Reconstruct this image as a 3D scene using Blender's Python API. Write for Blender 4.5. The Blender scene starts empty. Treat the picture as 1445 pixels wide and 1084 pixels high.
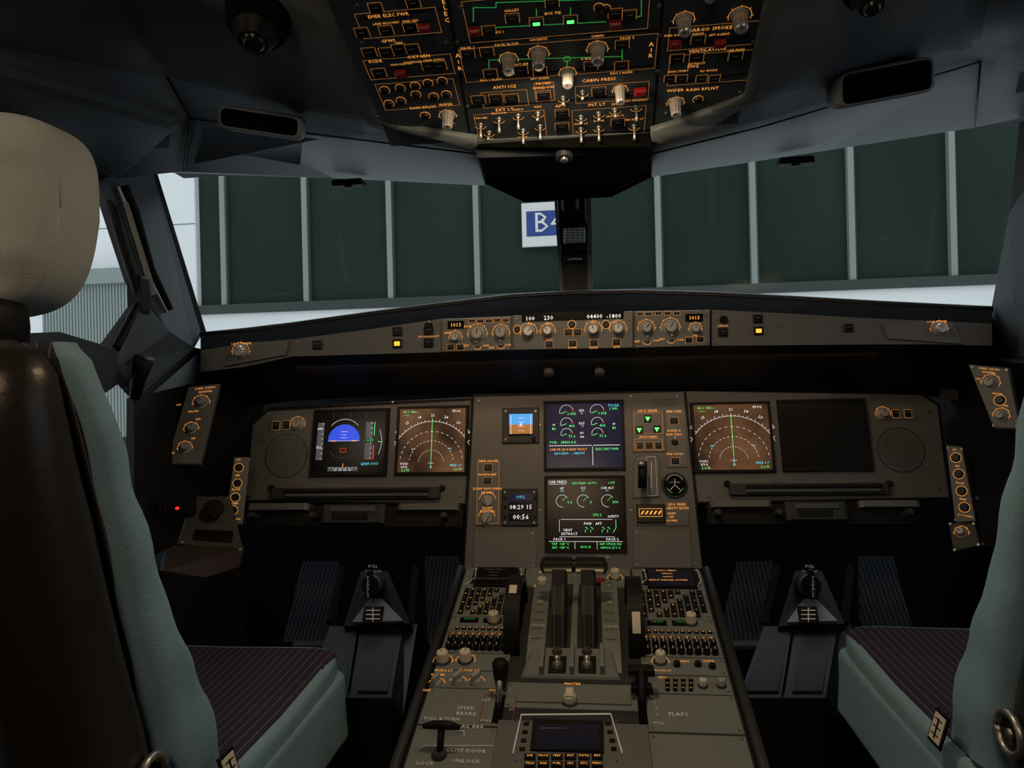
import bpy, bmesh, math, random
from mathutils import Vector, Matrix
random.seed(4)
# ---------------------------------------------------------------- camera survey
F=1000.0; W,H=1445.0,1084.0
CAM=Vector((0.055,0.0,1.25)); YAW=math.radians(6.8); ROLL=math.radians(1.4)
fwd=Vector((-math.sin(YAW),math.cos(YAW),0)); r0=Vector((math.cos(YAW),math.sin(YAW),0)); u0=Vector((0,0,1))
RT=r0*math.cos(ROLL)-u0*math.sin(ROLL); UP=u0*math.cos(ROLL)+r0*math.sin(ROLL)
def ray(u,v): return fwd+RT*((u-W/2)/F)-UP*((v-H/2)/F)
def D(u,v,y):
    r=ray(u,v); return CAM+r*(y/r.y)
def yplane(u,v,A,B_,C):
    A,B_,C=D(*A),D(*B_),D(*C); n=(B_-A).cross(C-A); r=ray(u,v); t=(A-CAM).dot(n)/r.dot(n); return (u,v,(r*t).y)
sc=bpy.context.scene
cd=bpy.data.cameras.new('camera'); cam=bpy.data.objects.new('camera',cd); sc.collection.objects.link(cam)
M=Matrix((RT,UP,-fwd)).transposed().to_4x4(); M.translation=CAM; cam.matrix_world=M
cd.sensor_fit='HORIZONTAL'; cd.sensor_width=36; cd.lens=36*F/W; cd.clip_start=0.02; cd.clip_end=200
sc.camera=cam
sc.view_settings.view_transform='Standard'
# ---------------------------------------------------------------- materials
MATS={}
def mat(name,col,rough=.5,metal=0,es=0,bump=0,bs=300,var=0.0,vs=6,spec=.5,emcol=None):
    m=bpy.data.materials.new(name); m.use_nodes=True; nt=m.node_tree; b=nt.nodes['Principled BSDF']
    c=(col[0],col[1],col[2],1)
    b.inputs['Base Color'].default_value=c; b.inputs['Roughness'].default_value=rough; b.inputs['Metallic'].default_value=metal
    b.inputs['Specular IOR Level'].default_value=spec
    tc=nt.nodes.new('ShaderNodeTexCoord')
    if var>0:
        n=nt.nodes.new('ShaderNodeTexNoise'); n.inputs['Scale'].default_value=vs; n.inputs['Detail'].default_value=6
        nt.links.new(tc.outputs['Object'],n.inputs['Vector'])
        mx=nt.nodes.new('ShaderNodeMix'); mx.data_type='RGBA'
        mx.inputs[6].default_value=tuple(x*(1-var) for x in col)+(1,); mx.inputs[7].default_value=tuple(min(1,x*(1+var)) for x in col)+(1,)
        nt.links.new(n.outputs['Fac'],mx.inputs[0]); nt.links.new(mx.outputs[2],b.inputs['Base Color'])
    if bump>0:
        n2=nt.nodes.new('ShaderNodeTexNoise'); n2.inputs['Scale'].default_value=bs; n2.inputs['Detail'].default_value=3
        nt.links.new(tc.outputs['Object'],n2.inputs['Vector'])
        bp=nt.nodes.new('ShaderNodeBump'); bp.inputs['Strength'].default_value=bump; bp.inputs['Distance'].default_value=.002
        nt.links.new(n2.outputs['Fac'],bp.inputs['Height']); nt.links.new(bp.outputs['Normal'],b.inputs['Normal'])
    if es>0:
        e=emcol or col
        b.inputs['Emission Color'].default_value=(e[0],e[1],e[2],1); b.inputs['Emission Strength'].default_value=es
        try: m.cycles.emission_sampling='NONE'
        except Exception: pass
    MATS[name]=m; return m
mat('panel',(.098,.102,.110),.42,bump=.25,bs=900,var=.08,spec=.45)
mat('panel2',(.115,.121,.130),.42,bump=.25,bs=900,var=.08,spec=.45)
mat('ohpanel',(.036,.049,.064),.5,bump=.2,bs=900,var=.1,spec=.35)
mat('pedpanel',(.155,.178,.182),.45,bump=.25,bs=900,var=.1,spec=.4)
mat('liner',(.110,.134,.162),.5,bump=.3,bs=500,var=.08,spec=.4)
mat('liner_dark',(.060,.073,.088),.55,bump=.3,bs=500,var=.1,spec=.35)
mat('wallgrey',(.070,.083,.098),.6,bump=.3,bs=500,var=.1,spec=.3)
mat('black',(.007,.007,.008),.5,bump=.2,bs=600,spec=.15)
mat('blackm',(.004,.004,.004),.9,spec=.03)
mat('blackg',(.007,.007,.008),.28,spec=.35)
mat('lever',(.006,.0075,.010),.45,bump=.2,bs=600,spec=.14)
mat('pad',(.004,.004,.0045),1.0,bump=.4,bs=350,spec=.02)
mat('padrim',(.02,.021,.023),.5,bump=.8,bs=260,spec=.4)
mat('darkbrown',(.04,.030,.026),.4,bump=.2,bs=400)
mat('darkgrey',(.026,.030,.035),.5,bump=.3,bs=500,var=.1,spec=.3)
mat('footgrey',(.016,.018,.021),.6,bump=.3,bs=500,var=.1,spec=.12)
mat('silver',(.55,.55,.56),.3,metal=.5)
mat('screw',(.22,.22,.23),.4,metal=.8)
mat('steel',(.40,.39,.38),.35,metal=.9)
mat('cream',(.58,.55,.46),.45)
mat('greyknob',(.30,.31,.32),.4)
mat('white',(.8,.8,.78),.5)
mat('red',(.25,.006,.012),.35)
mat('redlit',(.9,.02,.01),.4,es=1.5)
mat('orange',(1,.40,.08),.6,es=.85)
mat('odim',(.85,.36,.09),.6,es=.34)
mat('amber',(1,.45,.04),.6,es=1.3)
mat('wtext',(.68,.67,.62),.6,es=.10)
mat('green',(.05,.55,.10),.6,es=.30)
mat('glit',(.1,1,.15),.5,es=1.8)
mat('s_black',(.004,.004,.005),.2,spec=.12)
mat('s_blank',(.010,.010,.010),.25,spec=.25)
mat('s_sky',(.01,.06,.75),.3,es=.8)
mat('s_sky2',(.05,.32,.8),.3,es=.8)
mat('s_brown',(.35,.15,.03),.3,es=.6)
mat('s_w',(.85,.88,.95),.4,es=.85)
mat('s_g',(.1,1,.25),.4,es=.9)
mat('s_c',(.1,.75,1),.4,es=.9)
mat('s_a',(1,.45,.08),.4,es=.9)
mat('s_r',(1,.05,.03),.4,es=1.0)
mat('s_grey',(.10,.11,.13),.4,es=.35)
mat('s_navy',(.006,.007,.02),.2,es=.11,emcol=(.055,.065,.20),spec=.12)
mat('s_dim',(.006,.006,.010),.15,es=.05,emcol=(.06,.06,.12),spec=.3)
mat('shell',(.018,.015,.014),.36,bump=.12,bs=250,spec=.4)
mat('shell2',(.040,.038,.037),.5,bump=.2,bs=250,spec=.3)
mat('fab_blue',(.215,.365,.475),.9,bump=.8,bs=700,var=.14,vs=14,spec=.2)
mat('fab_cream',(.36,.385,.385),.9,bump=.7,bs=700,var=.08,vs=12,spec=.2)
mat('hwall',(.90,.93,.95),.8,bump=.2,bs=20,var=.08,vs=1.5)
mat('hglass',(.020,.035,.026),.75,var=.45,vs=.6,spec=.12)
mat('mull',(.25,.30,.28),.6)
mat('hdark',(.035,.045,.042),.6)
mat('signblue',(.02,.06,.28),.5)
mat('hfloor',(.5,.52,.52),.7,var=.1,vs=1)
mat('floor',(.015,.014,.013),.85,bump=.6,bs=300,var=.2,vs=40,spec=.1)
def stripes(name,base,line,scale,width):
    m=mat(name,base,.95,bump=.8,bs=700,spec=.12); nt=m.node_tree; b=nt.nodes['Principled BSDF']
    tc=nt.nodes.new('ShaderNodeTexCoord'); sp=nt.nodes.new('ShaderNodeSeparateXYZ'); nt.links.new(tc.outputs['Object'],sp.inputs[0])
    mu=nt.nodes.new('ShaderNodeMath'); mu.operation='MULTIPLY'; mu.inputs[1].default_value=scale; nt.links.new(sp.outputs[0],mu.inputs[0])
    fr=nt.nodes.new('ShaderNodeMath'); fr.operation='FRACT'; nt.links.new(mu.outputs[0],fr.inputs[0])
    lt=nt.nodes.new('ShaderNodeMath'); lt.operation='LESS_THAN'; lt.inputs[1].default_value=width; nt.links.new(fr.outputs[0],lt.inputs[0])
    mx=nt.nodes.new('ShaderNodeMix'); mx.data_type='RGBA'; mx.inputs[6].default_value=base+(1,); mx.inputs[7].default_value=line+(1,)
    nt.links.new(lt.outputs[0],mx.inputs[0]); nt.links.new(mx.outputs[2],b.inputs['Base Color'])
stripes('fab_purple',(.036,.033,.062),(.14,.11,.14),66,.13)
stripes('tread',(.018,.022,.027),(.005,.005,.006),90,.4)
def warm_reflection():  # brown reflection on the ND glass, painted in as emissive noise
    m=mat('s_warmrefl',(.02,.012,.006),.25,spec=.15); nt=m.node_tree; b=nt.nodes['Principled BSDF']
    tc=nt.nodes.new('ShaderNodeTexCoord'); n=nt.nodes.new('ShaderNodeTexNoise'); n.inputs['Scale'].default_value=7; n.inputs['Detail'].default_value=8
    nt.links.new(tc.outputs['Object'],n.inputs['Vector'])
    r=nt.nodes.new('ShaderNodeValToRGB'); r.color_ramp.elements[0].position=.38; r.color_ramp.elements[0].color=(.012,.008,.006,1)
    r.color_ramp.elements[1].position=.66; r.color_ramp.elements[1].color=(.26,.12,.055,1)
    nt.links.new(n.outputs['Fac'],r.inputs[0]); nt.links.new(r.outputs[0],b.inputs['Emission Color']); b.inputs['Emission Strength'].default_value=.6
warm_reflection()
def glassmat():
    m=bpy.data.materials.new('window_glass'); m.use_nodes=True; nt=m.node_tree; nt.nodes.clear()
    o=nt.nodes.new('ShaderNodeOutputMaterial'); t=nt.nodes.new('ShaderNodeBsdfTransparent'); g=nt.nodes.new('ShaderNodeBsdfGlossy'); g.inputs['Roughness'].default_value=.03
    t.inputs[0].default_value=(.95,.97,.95,1); x=nt.nodes.new('ShaderNodeMixShader'); x.inputs[0].default_value=.05
    nt.links.new(t.outputs[0],x.inputs[1]); nt.links.new(g.outputs[0],x.inputs[2]); nt.links.new(x.outputs[0],o.inputs[0]); MATS['glass']=m
glassmat()
# ---------------------------------------------------------------- mesh builder
class MB:
    def __init__(s,name): s.n=name; s.v=[]; s.f=[]; s.m=[]; s.sm=[]; s.ml=[]
    def add(s,vs,fs,m,smooth=False):
        o=len(s.v); s.v+= [tuple(x) for x in vs]
        for i,f in enumerate(fs):
            mm=m[i] if isinstance(m,list) else m
            if mm not in s.ml: s.ml.append(mm)
            s.f.append([o+k for k in f]); s.m.append(s.ml.index(mm)); s.sm.append(smooth)
    def build(s,parent=None,bevel=0,recalc=True):
        me=bpy.data.meshes.new(s.n); me.from_pydata(s.v,[],s.f)
        for x in s.ml: me.materials.append(MATS[x])
        for p,mi,sm in zip(me.polygons,s.m,s.sm): p.material_index=mi; p.use_smooth=sm
        if recalc:
            bm=bmesh.new(); bm.from_mesh(me); bmesh.ops.recalc_face_normals(bm,faces=bm.faces); bm.to_mesh(me); bm.free()
        ob=bpy.data.objects.new(s.n,me); sc.collection.objects.link(ob)
        if bevel>0:
            bv=ob.modifiers.new('bevel','BEVEL'); bv.width=bevel; bv.segments=2; bv.limit_method='ANGLE'; bv.angle_limit=math.radians(25)
        if parent: ob.parent=parent
        return ob
def empty(name,loc=(0,0,0)):
    e=bpy.data.objects.new(name,None); e.location=loc; e.empty_display_size=.05; sc.collection.objects.link(e); return e
class Fr:
    def __init__(s,O,X,Y): s.O=Vector(O); s.X=Vector(X).normalized(); s.Y=Vector(Y).normalized(); s.N=s.X.cross(s.Y)
    def P(s,a,b,n=0): return s.O+s.X*a+s.Y*b+s.N*n
    def px(s,u,v):
        r=ray(u,v); t=(s.O-CAM).dot(s.N)/r.dot(s.N); p=CAM+r*t-s.O; return p.dot(s.X),p.dot(s.Y)
    def w(s,u,v,n=0): a,b=s.px(u,v); return s.P(a,b,n)
    def sz(s,u,v): return (s.px(u+.5,v)[0]-s.px(u-.5,v)[0])
    def rect(s,u0,v0,u1,v1):
        um,vm=(u0+u1)/2,(v0+v1)/2
        return s.px(u0,vm)[0],s.px(um,v1)[1],s.px(u1,vm)[0],s.px(um,v0)[1]
def fpoly(B,Fm,pts,n0,n1,m,ch=0,smooth=False):
    k=len(pts)
    if ch>0:
        cx=sum(p[0] for p in pts)/k; cy=sum(p[1] for p in pts)/k
        def ins(p):
            d=math.hypot(p[0]-cx,p[1]-cy) or 1; q=max(0,1-ch*1.3/d); return (cx+(p[0]-cx)*q,cy+(p[1]-cy)*q)
        rings=[(pts,n0),(pts,n1-ch*(1 if n1>n0 else -1)),([ins(p) for p in pts],n1)]
    else: rings=[(pts,n0),(pts,n1)]
    vs=[Fm.P(p[0],p[1],n) for r,n in rings for p in r]; fs=[]
    for j in range(len(rings)-1):
        for i in range(k): fs.append([j*k+i,j*k+(i+1)%k,(j+1)*k+(i+1)%k,(j+1)*k+i])
    fs.append([(len(rings)-1)*k+i for i in range(k)]); fs.append([i for i in range(k)][::-1])
    B.add(vs,fs,m,smooth)
def fbox(B,Fm,a0,b0,a1,b1,n0,n1,m,ch=.0008): fpoly(B,Fm,[(a0,b0),(a1,b0),(a1,b1),(a0,b1)],n0,n1,m,ch)
def fflat(B,Fm,pts,n,m): B.add([Fm.P(p[0],p[1],n) for p in pts],[list(range(len(pts)))],m)
def circ(a,b,r,k=18,t0=0): return [(a+r*math.cos(t0+2*math.pi*i/k),b+r*math.sin(t0+2*math.pi*i/k)) for i in range(k)]
def fcyl(B,Fm,a,b,r,r2,n0,n1,m,k=18,cap=.25):
    rings=[(r,n0),(r2,n1-min(abs(n1-n0)*.3,r2*cap)),(r2*(1-cap*.7),n1)]
    vs=[Fm.P(*p,n) for rr,n in rings for p in circ(a,b,rr,k)]; fs=[]
    for j in range(2):
        for i in range(k): fs.append([j*k+i,j*k+(i+1)%k,(j+1)*k+(i+1)%k,(j+1)*k+i])
    B.add(vs,fs,m,True); B.add([Fm.P(*p,n1) for p in circ(a,b,r2*(1-cap*.7),k)],[list(range(k))],m)
def fring(B,Fm,a,b,ri,ro,n0,n1,m,k=28):
    pr=[(ro,n0),(ro,n1),(ri,n1),(ri,n0)]
    vs=[Fm.P(*p,n) for rr,n in pr for p in circ(a,b,rr,k)]; fs=[]
    for j in range(3):
        for i in range(k): fs.append([j*k+i,j*k+(i+1)%k,(j+1)*k+(i+1)%k,(j+1)*k+i])
    B.add(vs,fs,m)
def fline(B,Fm,pts,w,n,m):
    for p,q in zip(pts[:-1],pts[1:]):
        dx,dy=q[0]-p[0],q[1]-p[1]; L=math.hypot(dx,dy) or 1; ox,oy=-dy/L*w/2,dx/L*w/2
        fflat(B,Fm,[(p[0]+ox,p[1]+oy),(p[0]-ox,p[1]-oy),(q[0]-ox,q[1]-oy),(q[0]+ox,q[1]+oy)],n,m)
def farc(B,Fm,a,b,r,t0,t1,w,n,m,k=16,dash=False):
    t0,t1=math.radians(t0),math.radians(t1)
    P=[(a+r*math.cos(t0+(t1-t0)*i/k),b+r*math.sin(t0+(t1-t0)*i/k)) for i in range(k+1)]
    for i in range(k):
        if dash and i%2: continue
        fline(B,Fm,P[i:i+2],w,n,m)
def foutline(B,Fm,a0,b0,a1,b1,w,n,m): fline(B,Fm,[(a0,b0),(a1,b0),(a1,b1),(a0,b1),(a0,b0)],w,n,m)
TC={}
def textmesh(s):
    if s in TC: return TC[s]
    c=bpy.data.curves.new('t','FONT'); c.body=s; c.size=1; c.resolution_u=1; c.align_x='CENTER'; c.align_y='CENTER'; c.space_character=1.08; c.offset=-.004
    o=bpy.data.objects.new('t',c); sc.collection.objects.link(o); dg=bpy.context.evaluated_depsgraph_get(); oe=o.evaluated_get(dg); me=oe.to_mesh()
    r=([(v.co.x,v.co.y) for v in me.vertices],[list(p.vertices) for p in me.polygons]); oe.to_mesh_clear()
    bpy.data.objects.remove(o); bpy.data.curves.remove(c); TC[s]=r; return r
def ftext(B,Fm,s,a,b,size,n,m,rot=0,sx=1):
    vs,fs=textmesh(s)
    if not vs: return
    c,q=math.cos(rot),math.sin(rot)
    B.add([Fm.P(a+(x*c*sx-y*q)*size,b+(x*q*sx+y*c)*size,n) for x,y in vs],fs,m)
TK=1.12
def T(B,Fm,s,u,v,hpx,m='orange',n=.0012,rot=0,sx=1): a,b=Fm.px(u,v); ftext(B,Fm,s,a,b,hpx*Fm.sz(u,v)*TK,n,m,rot,sx)
def LN(B,Fm,pts,m='orange',w=.0005,n=.0009): fline(B,Fm,[Fm.px(*p) for p in pts],w,n,m)
def OUT(B,Fm,u0,v0,u1,v1,m='odim',w=.0005,n=.0009): foutline(B,Fm,*Fm.rect(u0,v0,u1,v1),w,n,m)
def BX(B,Fm,u0,v0,u1,v1,h,m,ch=.001,n0=0): fbox(B,Fm,*Fm.rect(u0,v0,u1,v1),n0,n0+h,m,ch)
def screws(B,Fm,u0,v0,u1,v1,d=5,n=0.001):
    for u in (u0+d,u1-d):
        for v in (v0+d,v1-d):
            a,b=Fm.px(u,v); r=2.0*Fm.sz(u,v); fcyl(B,Fm,a,b,r,r,n-.001,n+.0008,'screw',8)
def button(B,Fm,u,v,w=18,h=14,lit=None,out='odim',h3=.004):
    a,b=Fm.px(u,v); s=Fm.sz(u,v); w*=s/2; h*=s/2
    fbox(B,Fm,a-w,b-h,a+w,b+h,0,h3,'blackg',.001)
    foutline(B,Fm,a-w-.001,b-h-.001,a+w+.001,b+h+.001,.0006,.0009,out)
    if lit: fbox(B,Fm,a-w*.65,b-h*.55,a+w*.65,b+h*.5,h3,h3+.0005,lit,.0002)
    else: fline(B,Fm,[(a-w*.5,b+h*.3),(a+w*.5,b+h*.3)],.0006,h3+.0002,'s_grey')
def guard(B,Fm,u,v,w=17,h=13):
    a,b=Fm.px(u,v); s=Fm.sz(u,v); w*=s/2; h*=s/2
    fbox(B,Fm,a-w,b-h,a+w,b+h,0,.004,'blackg',.001); fbox(B,Fm,a-w*1.0,b-h*.9,a+w*1.0,b+h*.9,.004,.012,'red',.003)
def knob(B,Fm,u,v,r=9,h=.018,m='silver',base='greyknob',ring=None):
    a,b=Fm.px(u,v); r*=Fm.sz(u,v)
    fcyl(B,Fm,a,b,r*1.25,r*1.15,0,.004,base,20)
    k=24
    pr=[(1,.004),(.9,h-.002),(.75,h)]
    vs=[]
    for q,n in pr:
        for i in range(k):
            rr=r*q*(1 if i%2 else .91); t=2*math.pi*i/k; vs.append(Fm.P(a+rr*math.cos(t),b+rr*math.sin(t),n))
    fs=[[j*k+i,j*k+(i+1)%k,(j+1)*k+(i+1)%k,(j+1)*k+i] for j in range(2) for i in range(k)]; fs.append([2*k+i for i in range(k)])
    B.add(vs,fs,m)
    t=random.uniform(.6,2.4); fline(B,Fm,[(a,b),(a+r*.72*math.cos(t),b+r*.72*math.sin(t))],r*.14,h+.0003,'black')
    if ring:
        farc(B,Fm,a,b,r*1.5,-20,200,.0006,.001,ring,14)
        for i in range(5):
            t=math.radians(i*45); fline(B,Fm,[(a+r*1.5*math.cos(t),b+r*1.5*math.sin(t)),(a+r*1.75*math.cos(t),b+r*1.75*math.sin(t))],.0006,.001,ring)
def selector(B,Fm,u,v,r=8,h=.016,m='greyknob',ring='orange'):
    a,b=Fm.px(u,v); r*=Fm.sz(u,v); fcyl(B,Fm,a,b,r,r*.95,0,h*.4,m,20)
    t=random.uniform(.9,2.2); c,s=math.cos(t),math.sin(t)
    q=[(-.35,-.9),(.35,-.9),(.35,.6),(0,1.25),(-.35,.6)]
    fpoly(B,Fm,[(a+r*(x*s+y*c),b+r*(-x*c+y*s)) for x,y in q],h*.35,h,m,.001)
    farc(B,Fm,a,b,r*1.5,10,170,.0007,.001,ring,12)
def toggle(B,Fm,u,v,m='silver',up=1,tip='white',k=.72):
    a,b=Fm.px(u,v); fcyl(B,Fm,a,b,.0075*k,.007*k,0,.003,'screw',8); fcyl(B,Fm,a,b,.005*k,.0045*k,.003,.007,'steel',12)
    p0=Fm.P(a,b,.006); p1=Fm.P(a,b+.009*up*k,.006+.016*k); tube(B,[p0,p1,p1+(p1-p0)*.35],[.0014*k,.0032*k,.0034*k],m,10)
    farc(B,Fm,a,b,.010,200,340,.0006,.001,'orange',8)
def tube(B,pts,rad,m,k=12,smooth=True):
    pts=[Vector(p) for p in pts]; n=len(pts)
    if not isinstance(rad,(list,tuple)): rad=[rad]*n
    vs=[]; prev=None
    for i,p in enumerate(pts):
        d=(pts[min(i+1,n-1)]-pts[max(i-1,0)]).normalized()
        if prev is None: a=d.orthogonal().normalized()
        else: a=(prev-d*prev.dot(d)).normalized()
        prev=a; b=d.cross(a)
        for j in range(k):
            t=2*math.pi*j/k; vs.append(p+(a*math.cos(t)+b*math.sin(t))*rad[i])
    fs=[[i*k+j,i*k+(j+1)%k,(i+1)*k+(j+1)%k,(i+1)*k+j] for i in range(n-1) for j in range(k)]
    fs+= [list(range(k))[::-1],[(n-1)*k+j for j in range(k)]]
    B.add(vs,fs,m,smooth)
def slab(B,pts,th,m):
    pts=[Vector(p) for p in pts]; k=len(pts); c=sum(pts,Vector())/k
    n=Vector()
    for i in range(k): n+=(pts[i]-c).cross(pts[(i+1)%k]-c)
    n.normalize()
    if n.dot(CAM-c)>0: n=-n
    vs=pts+[p+n*th for p in pts]
    fs=[list(range(k)),[k+i for i in range(k)][::-1]]+[[i,(i+1)%k,k+(i+1)%k,k+i] for i in range(k)]
    B.add(vs,fs,m)
def S(B,pp,m,th=.015): slab(B,[D(*p) for p in pp],th,m)
def softshell(name,polys,parent,width=.026):
    keys={}; vs=[]; fs=[]; ms=[]; ml=[]
    for pp,m in polys:
        f=[]
        for p in pp:
            if p not in keys: keys[p]=len(vs); vs.append(tuple(D(*p)))
            f.append(keys[p])
        if m not in ml: ml.append(m)
        c=sum((Vector(vs[i]) for i in f),Vector())/len(f); n=Vector()
        for i in range(len(f)): n+=(Vector(vs[f[i]])-c).cross(Vector(vs[f[(i+1)%len(f)]])-c)
        if n.dot(CAM-c)<0: f=f[::-1]
        fs.append(f); ms.append(ml.index(m))
    me=bpy.data.meshes.new(name); me.from_pydata(vs,[],fs)
    for x in ml: me.materials.append(MATS[x])
    for p,mi in zip(me.polygons,ms): p.material_index=mi; p.use_smooth=True
    ob=bpy.data.objects.new(name,me); sc.collection.objects.link(ob)
    bv=ob.modifiers.new('round','BEVEL'); bv.width=width; bv.segments=5; bv.limit_method='ANGLE'; bv.angle_limit=math.radians(4); bv.use_clamp_overlap=True
    wn=ob.modifiers.new('wn','WEIGHTED_NORMAL'); wn.weight=80
    so=ob.modifiers.new('thick','SOLIDIFY'); so.thickness=.012; so.offset=-1
    ob.parent=parent; return ob
def box3(B,x0,y0,z0,x1,y1,z1,m,ch=.004): fbox(B,Fr((0,0,0),(1,0,0),(0,1,0)),x0,y0,x1,y1,z0,z1,m,ch)
def superq(B,c,h,e1,e2,m,nu=40,nv=24,fn=None,mf=None):
    def sp(x,e): return math.copysign(abs(x)**e,x)
    vs=[]
    for j in range(nv+1):
        ph=-math.pi/2+math.pi*j/nv
        for i in range(nu):
            t=2*math.pi*i/nu
            p=Vector((h[0]*sp(math.cos(ph),e1)*sp(math.cos(t),e2),h[1]*sp(math.cos(ph),e1)*sp(math.sin(t),e2),h[2]*sp(math.sin(ph),e1)))
            if fn: p=fn(p)
            vs.append(p+Vector(c))
    fs=[[j*nu+i,j*nu+(i+1)%nu,(j+1)*nu+(i+1)%nu,(j+1)*nu+i] for j in range(nv) for i in range(nu)]
    ms=m
    if mf: ms=[mf(sum((vs[k] for k in f),Vector())/4-Vector(c)) for f in fs]
    B.add(vs,fs,ms,True)
def rrect(w,d,r,n=5):
    out=[]
    for cx,cy,t0 in ((w-r,d-r,0),(-w+r,d-r,90),(-w+r,-d+r,180),(w-r,-d+r,270)):
        for i in range(n+1):
            t=math.radians(t0+90*i/n); out.append((cx+r*math.cos(t),cy+r*math.sin(t)))
    return out
def loftz(B,secs,m,mf=None,k=5):
    vs=[];n=0
    for z,y0,y1,wx,r in secs:
        rr=rrect(wx,(y1-y0)/2,min(r,(y1-y0)/2*.98,wx*.98),k); n=len(rr)
        vs+=[Vector((x,y+(y0+y1)/2,z)) for x,y in rr]
    fs=[[j*n+i,j*n+(i+1)%n,(j+1)*n+(i+1)%n,(j+1)*n+i] for j in range(len(secs)-1) for i in range(n)]
    fs+=[list(range(n))[::-1],[(len(secs)-1)*n+i for i in range(n)]]
    ms=m
    if mf:
        ms=[mf(sum((vs[q] for q in f),Vector())/len(f),f,vs) for f in fs]
    B.add(vs,fs,ms,True)
def smooth_secs(secs,n=4):
    out=[]
    for i in range(len(secs)-1):
        p0=secs[max(i-1,0)];p1=secs[i];p2=secs[i+1];p3=secs[min(i+2,len(secs)-1)]
        for j in range(n):
            t_=j/n; z=p1[0]+(p2[0]-p1[0])*t_; row=[z]
            for q in range(1,5):
                a,b,c,d=p0[q],p1[q],p2[q],p3[q]
                row.append(.5*((2*b)+(-a+c)*t_+(2*a-5*b+4*c-d)*t_**2+(-a+3*b-3*c+d)*t_**3))
            out.append(tuple(row))
    out.append(secs[-1]); return out
# frames
t=math.radians
MP=Fr((0,1.70,1.03),(1,0,0),(0,math.sin(t(15)),math.cos(t(15))))
FC=Fr((0,1.555,1.36),(1,0,0),(0,0,1))
OH=Fr((0,1.2,1.70),(1,0,0),(0,-math.cos(t(20)),math.sin(t(20))))
PD=Fr((0,1.09,.66),(1,0,0),(0,math.cos(t(16)),math.sin(t(16))))
HW=Fr((0,9,0),(1,0,0),(0,0,1))
# ================================================================ HANGAR
B=MB('hangar_wall')
x=[-4.87+1.147*i for i in range(-1,12)]
zb=HW.px(320,441)[1]
x0=HW.px(279,340)[0]
fbox(B,HW,-14,-4,x0,9,-.3,0.05,'hwall',.01); fbox(B,HW,x0,-4,12,zb,-.3,0,'hwall',.01)
for i in range(6): fbox(B,HW,-14,-1+i*1.5,x0,-.985+i*1.5,.05,.053,'mull',.001)
ob=B.build()
B=MB('hangar_door')
fbox(B,HW,x0,zb,12,9,-.2,-.05,'hglass',.01)
for xx in x:
    if xx>x0+.2: fbox(B,HW,xx-.036,zb,xx+.034,9,-.05,.03,'mull',.01); fbox(B,HW,xx+.034,zb,xx+.06,9,-.05,.0,'hdark',.01)
fbox(B,HW,x0,zb-.02,12,zb+.10,-.05,.06,'hdark',.01)
B.build()
B=MB('gate_sign'); a0,b0,a1,b1=HW.rect(737,287,800,349)
fbox(B,HW,a0,b0,a1,b1,.04,.07,'white',.01); fbox(B,HW,a0+.06,b0+.13,a1-.05,b1-.11,.07,.075,'signblue',.002)
ftext(B,HW,'B4',(a0+a1)/2+.06,(b0+b1)/2+.01,.36,.08,'white')
B.build()
B=MB('corrugated_screen')
p0=D(60,395,8.6); p1=D(190,390,8.6)
k=30
for i in range(k):
    xx=p0.x+(p1.x-p0.x)*i/k; w=(p1.x-p0.x)/k
    fbox(B,HW,xx,-2,xx+w*.7,p0.z-random.random()*.05,.3,.42,'mull',.01)
fbox(B,HW,p0.x,-2,p1.x,p0.z-.2,.25,.3,'hdark',.01); fbox(B,HW,p0.x-.1,p0.z-.1,p1.x+.1,p0.z+.1,.3,.5,'mull',.01)
B.build()
B=MB('hangar_floor'); box3(B,-14,2.6,-4.2,14,9,-4,'hfloor'); B.build()
# ================================================================ HULL
B=MB('floor'); box3(B,-1.4,-1.3,-.06,1.4,2.5,0,'floor'); B.build()
B=MB('wall_back'); box3(B,-1.4,-1.36,0,1.4,-1.3,2.05,'wallgrey'); B.build()
B=MB('wall_front'); box3(B,-1.4,2.3,0,1.4,2.36,1.34,'black'); B.build()
for sx,nm in ((-1,'wall_left'),(1,'wall_right')):
    B=MB(nm); a,b=sorted((sx*1.34,sx*1.4))
    box3(B,a,-1.3,0,b,2.3,1.12,'wallgrey'); box3(B,a,-1.3,1.12,b,.45,2.05,'wallgrey'); box3(B,a,.45,1.78,b,1.5,2.05,'wallgrey')
    B.build()
ce=empty('ceiling')
B=MB('roof_skin'); box3(B,-1.4,-1.36,2.05,1.4,1.45,2.1,'wallgrey')
slab(B,[(-1.4,1.45,2.05),(1.4,1.45,2.05),(1.1,1.9,1.86),(-1.1,1.9,1.86)],.02,'wallgrey'); B.build(ce)
a1_=(395,-60,.90); a2_=(452,-60,.91); a3_=(541,180,1.195); a4_=(505,170,1.2); a5_=(150,-60,.85); a6_=(235,108,1.15); a7_=(-80,-60,.70); a8_=(-80,45,.8)
a9_=(268,165,1.3); a10=(240,170,1.25); a11=(-80,78,.82); a12=(258,242,1.45); a13=yplane(505,196,a6_,a4_,a9_); a14=(673,200,1.21); a15=(673,217,1.3); a16=(480,252,1.72)
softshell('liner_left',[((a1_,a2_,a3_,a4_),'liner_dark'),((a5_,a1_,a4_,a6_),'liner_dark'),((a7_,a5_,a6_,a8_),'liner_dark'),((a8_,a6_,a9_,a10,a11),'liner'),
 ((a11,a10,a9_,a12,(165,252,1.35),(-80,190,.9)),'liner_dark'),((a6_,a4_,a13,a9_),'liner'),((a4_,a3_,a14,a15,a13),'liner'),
 ((a9_,a13,a16,(215,243,1.6),a12),'liner'),((a13,a15,(684,262,1.75),a16),'liner')],ce)
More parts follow.
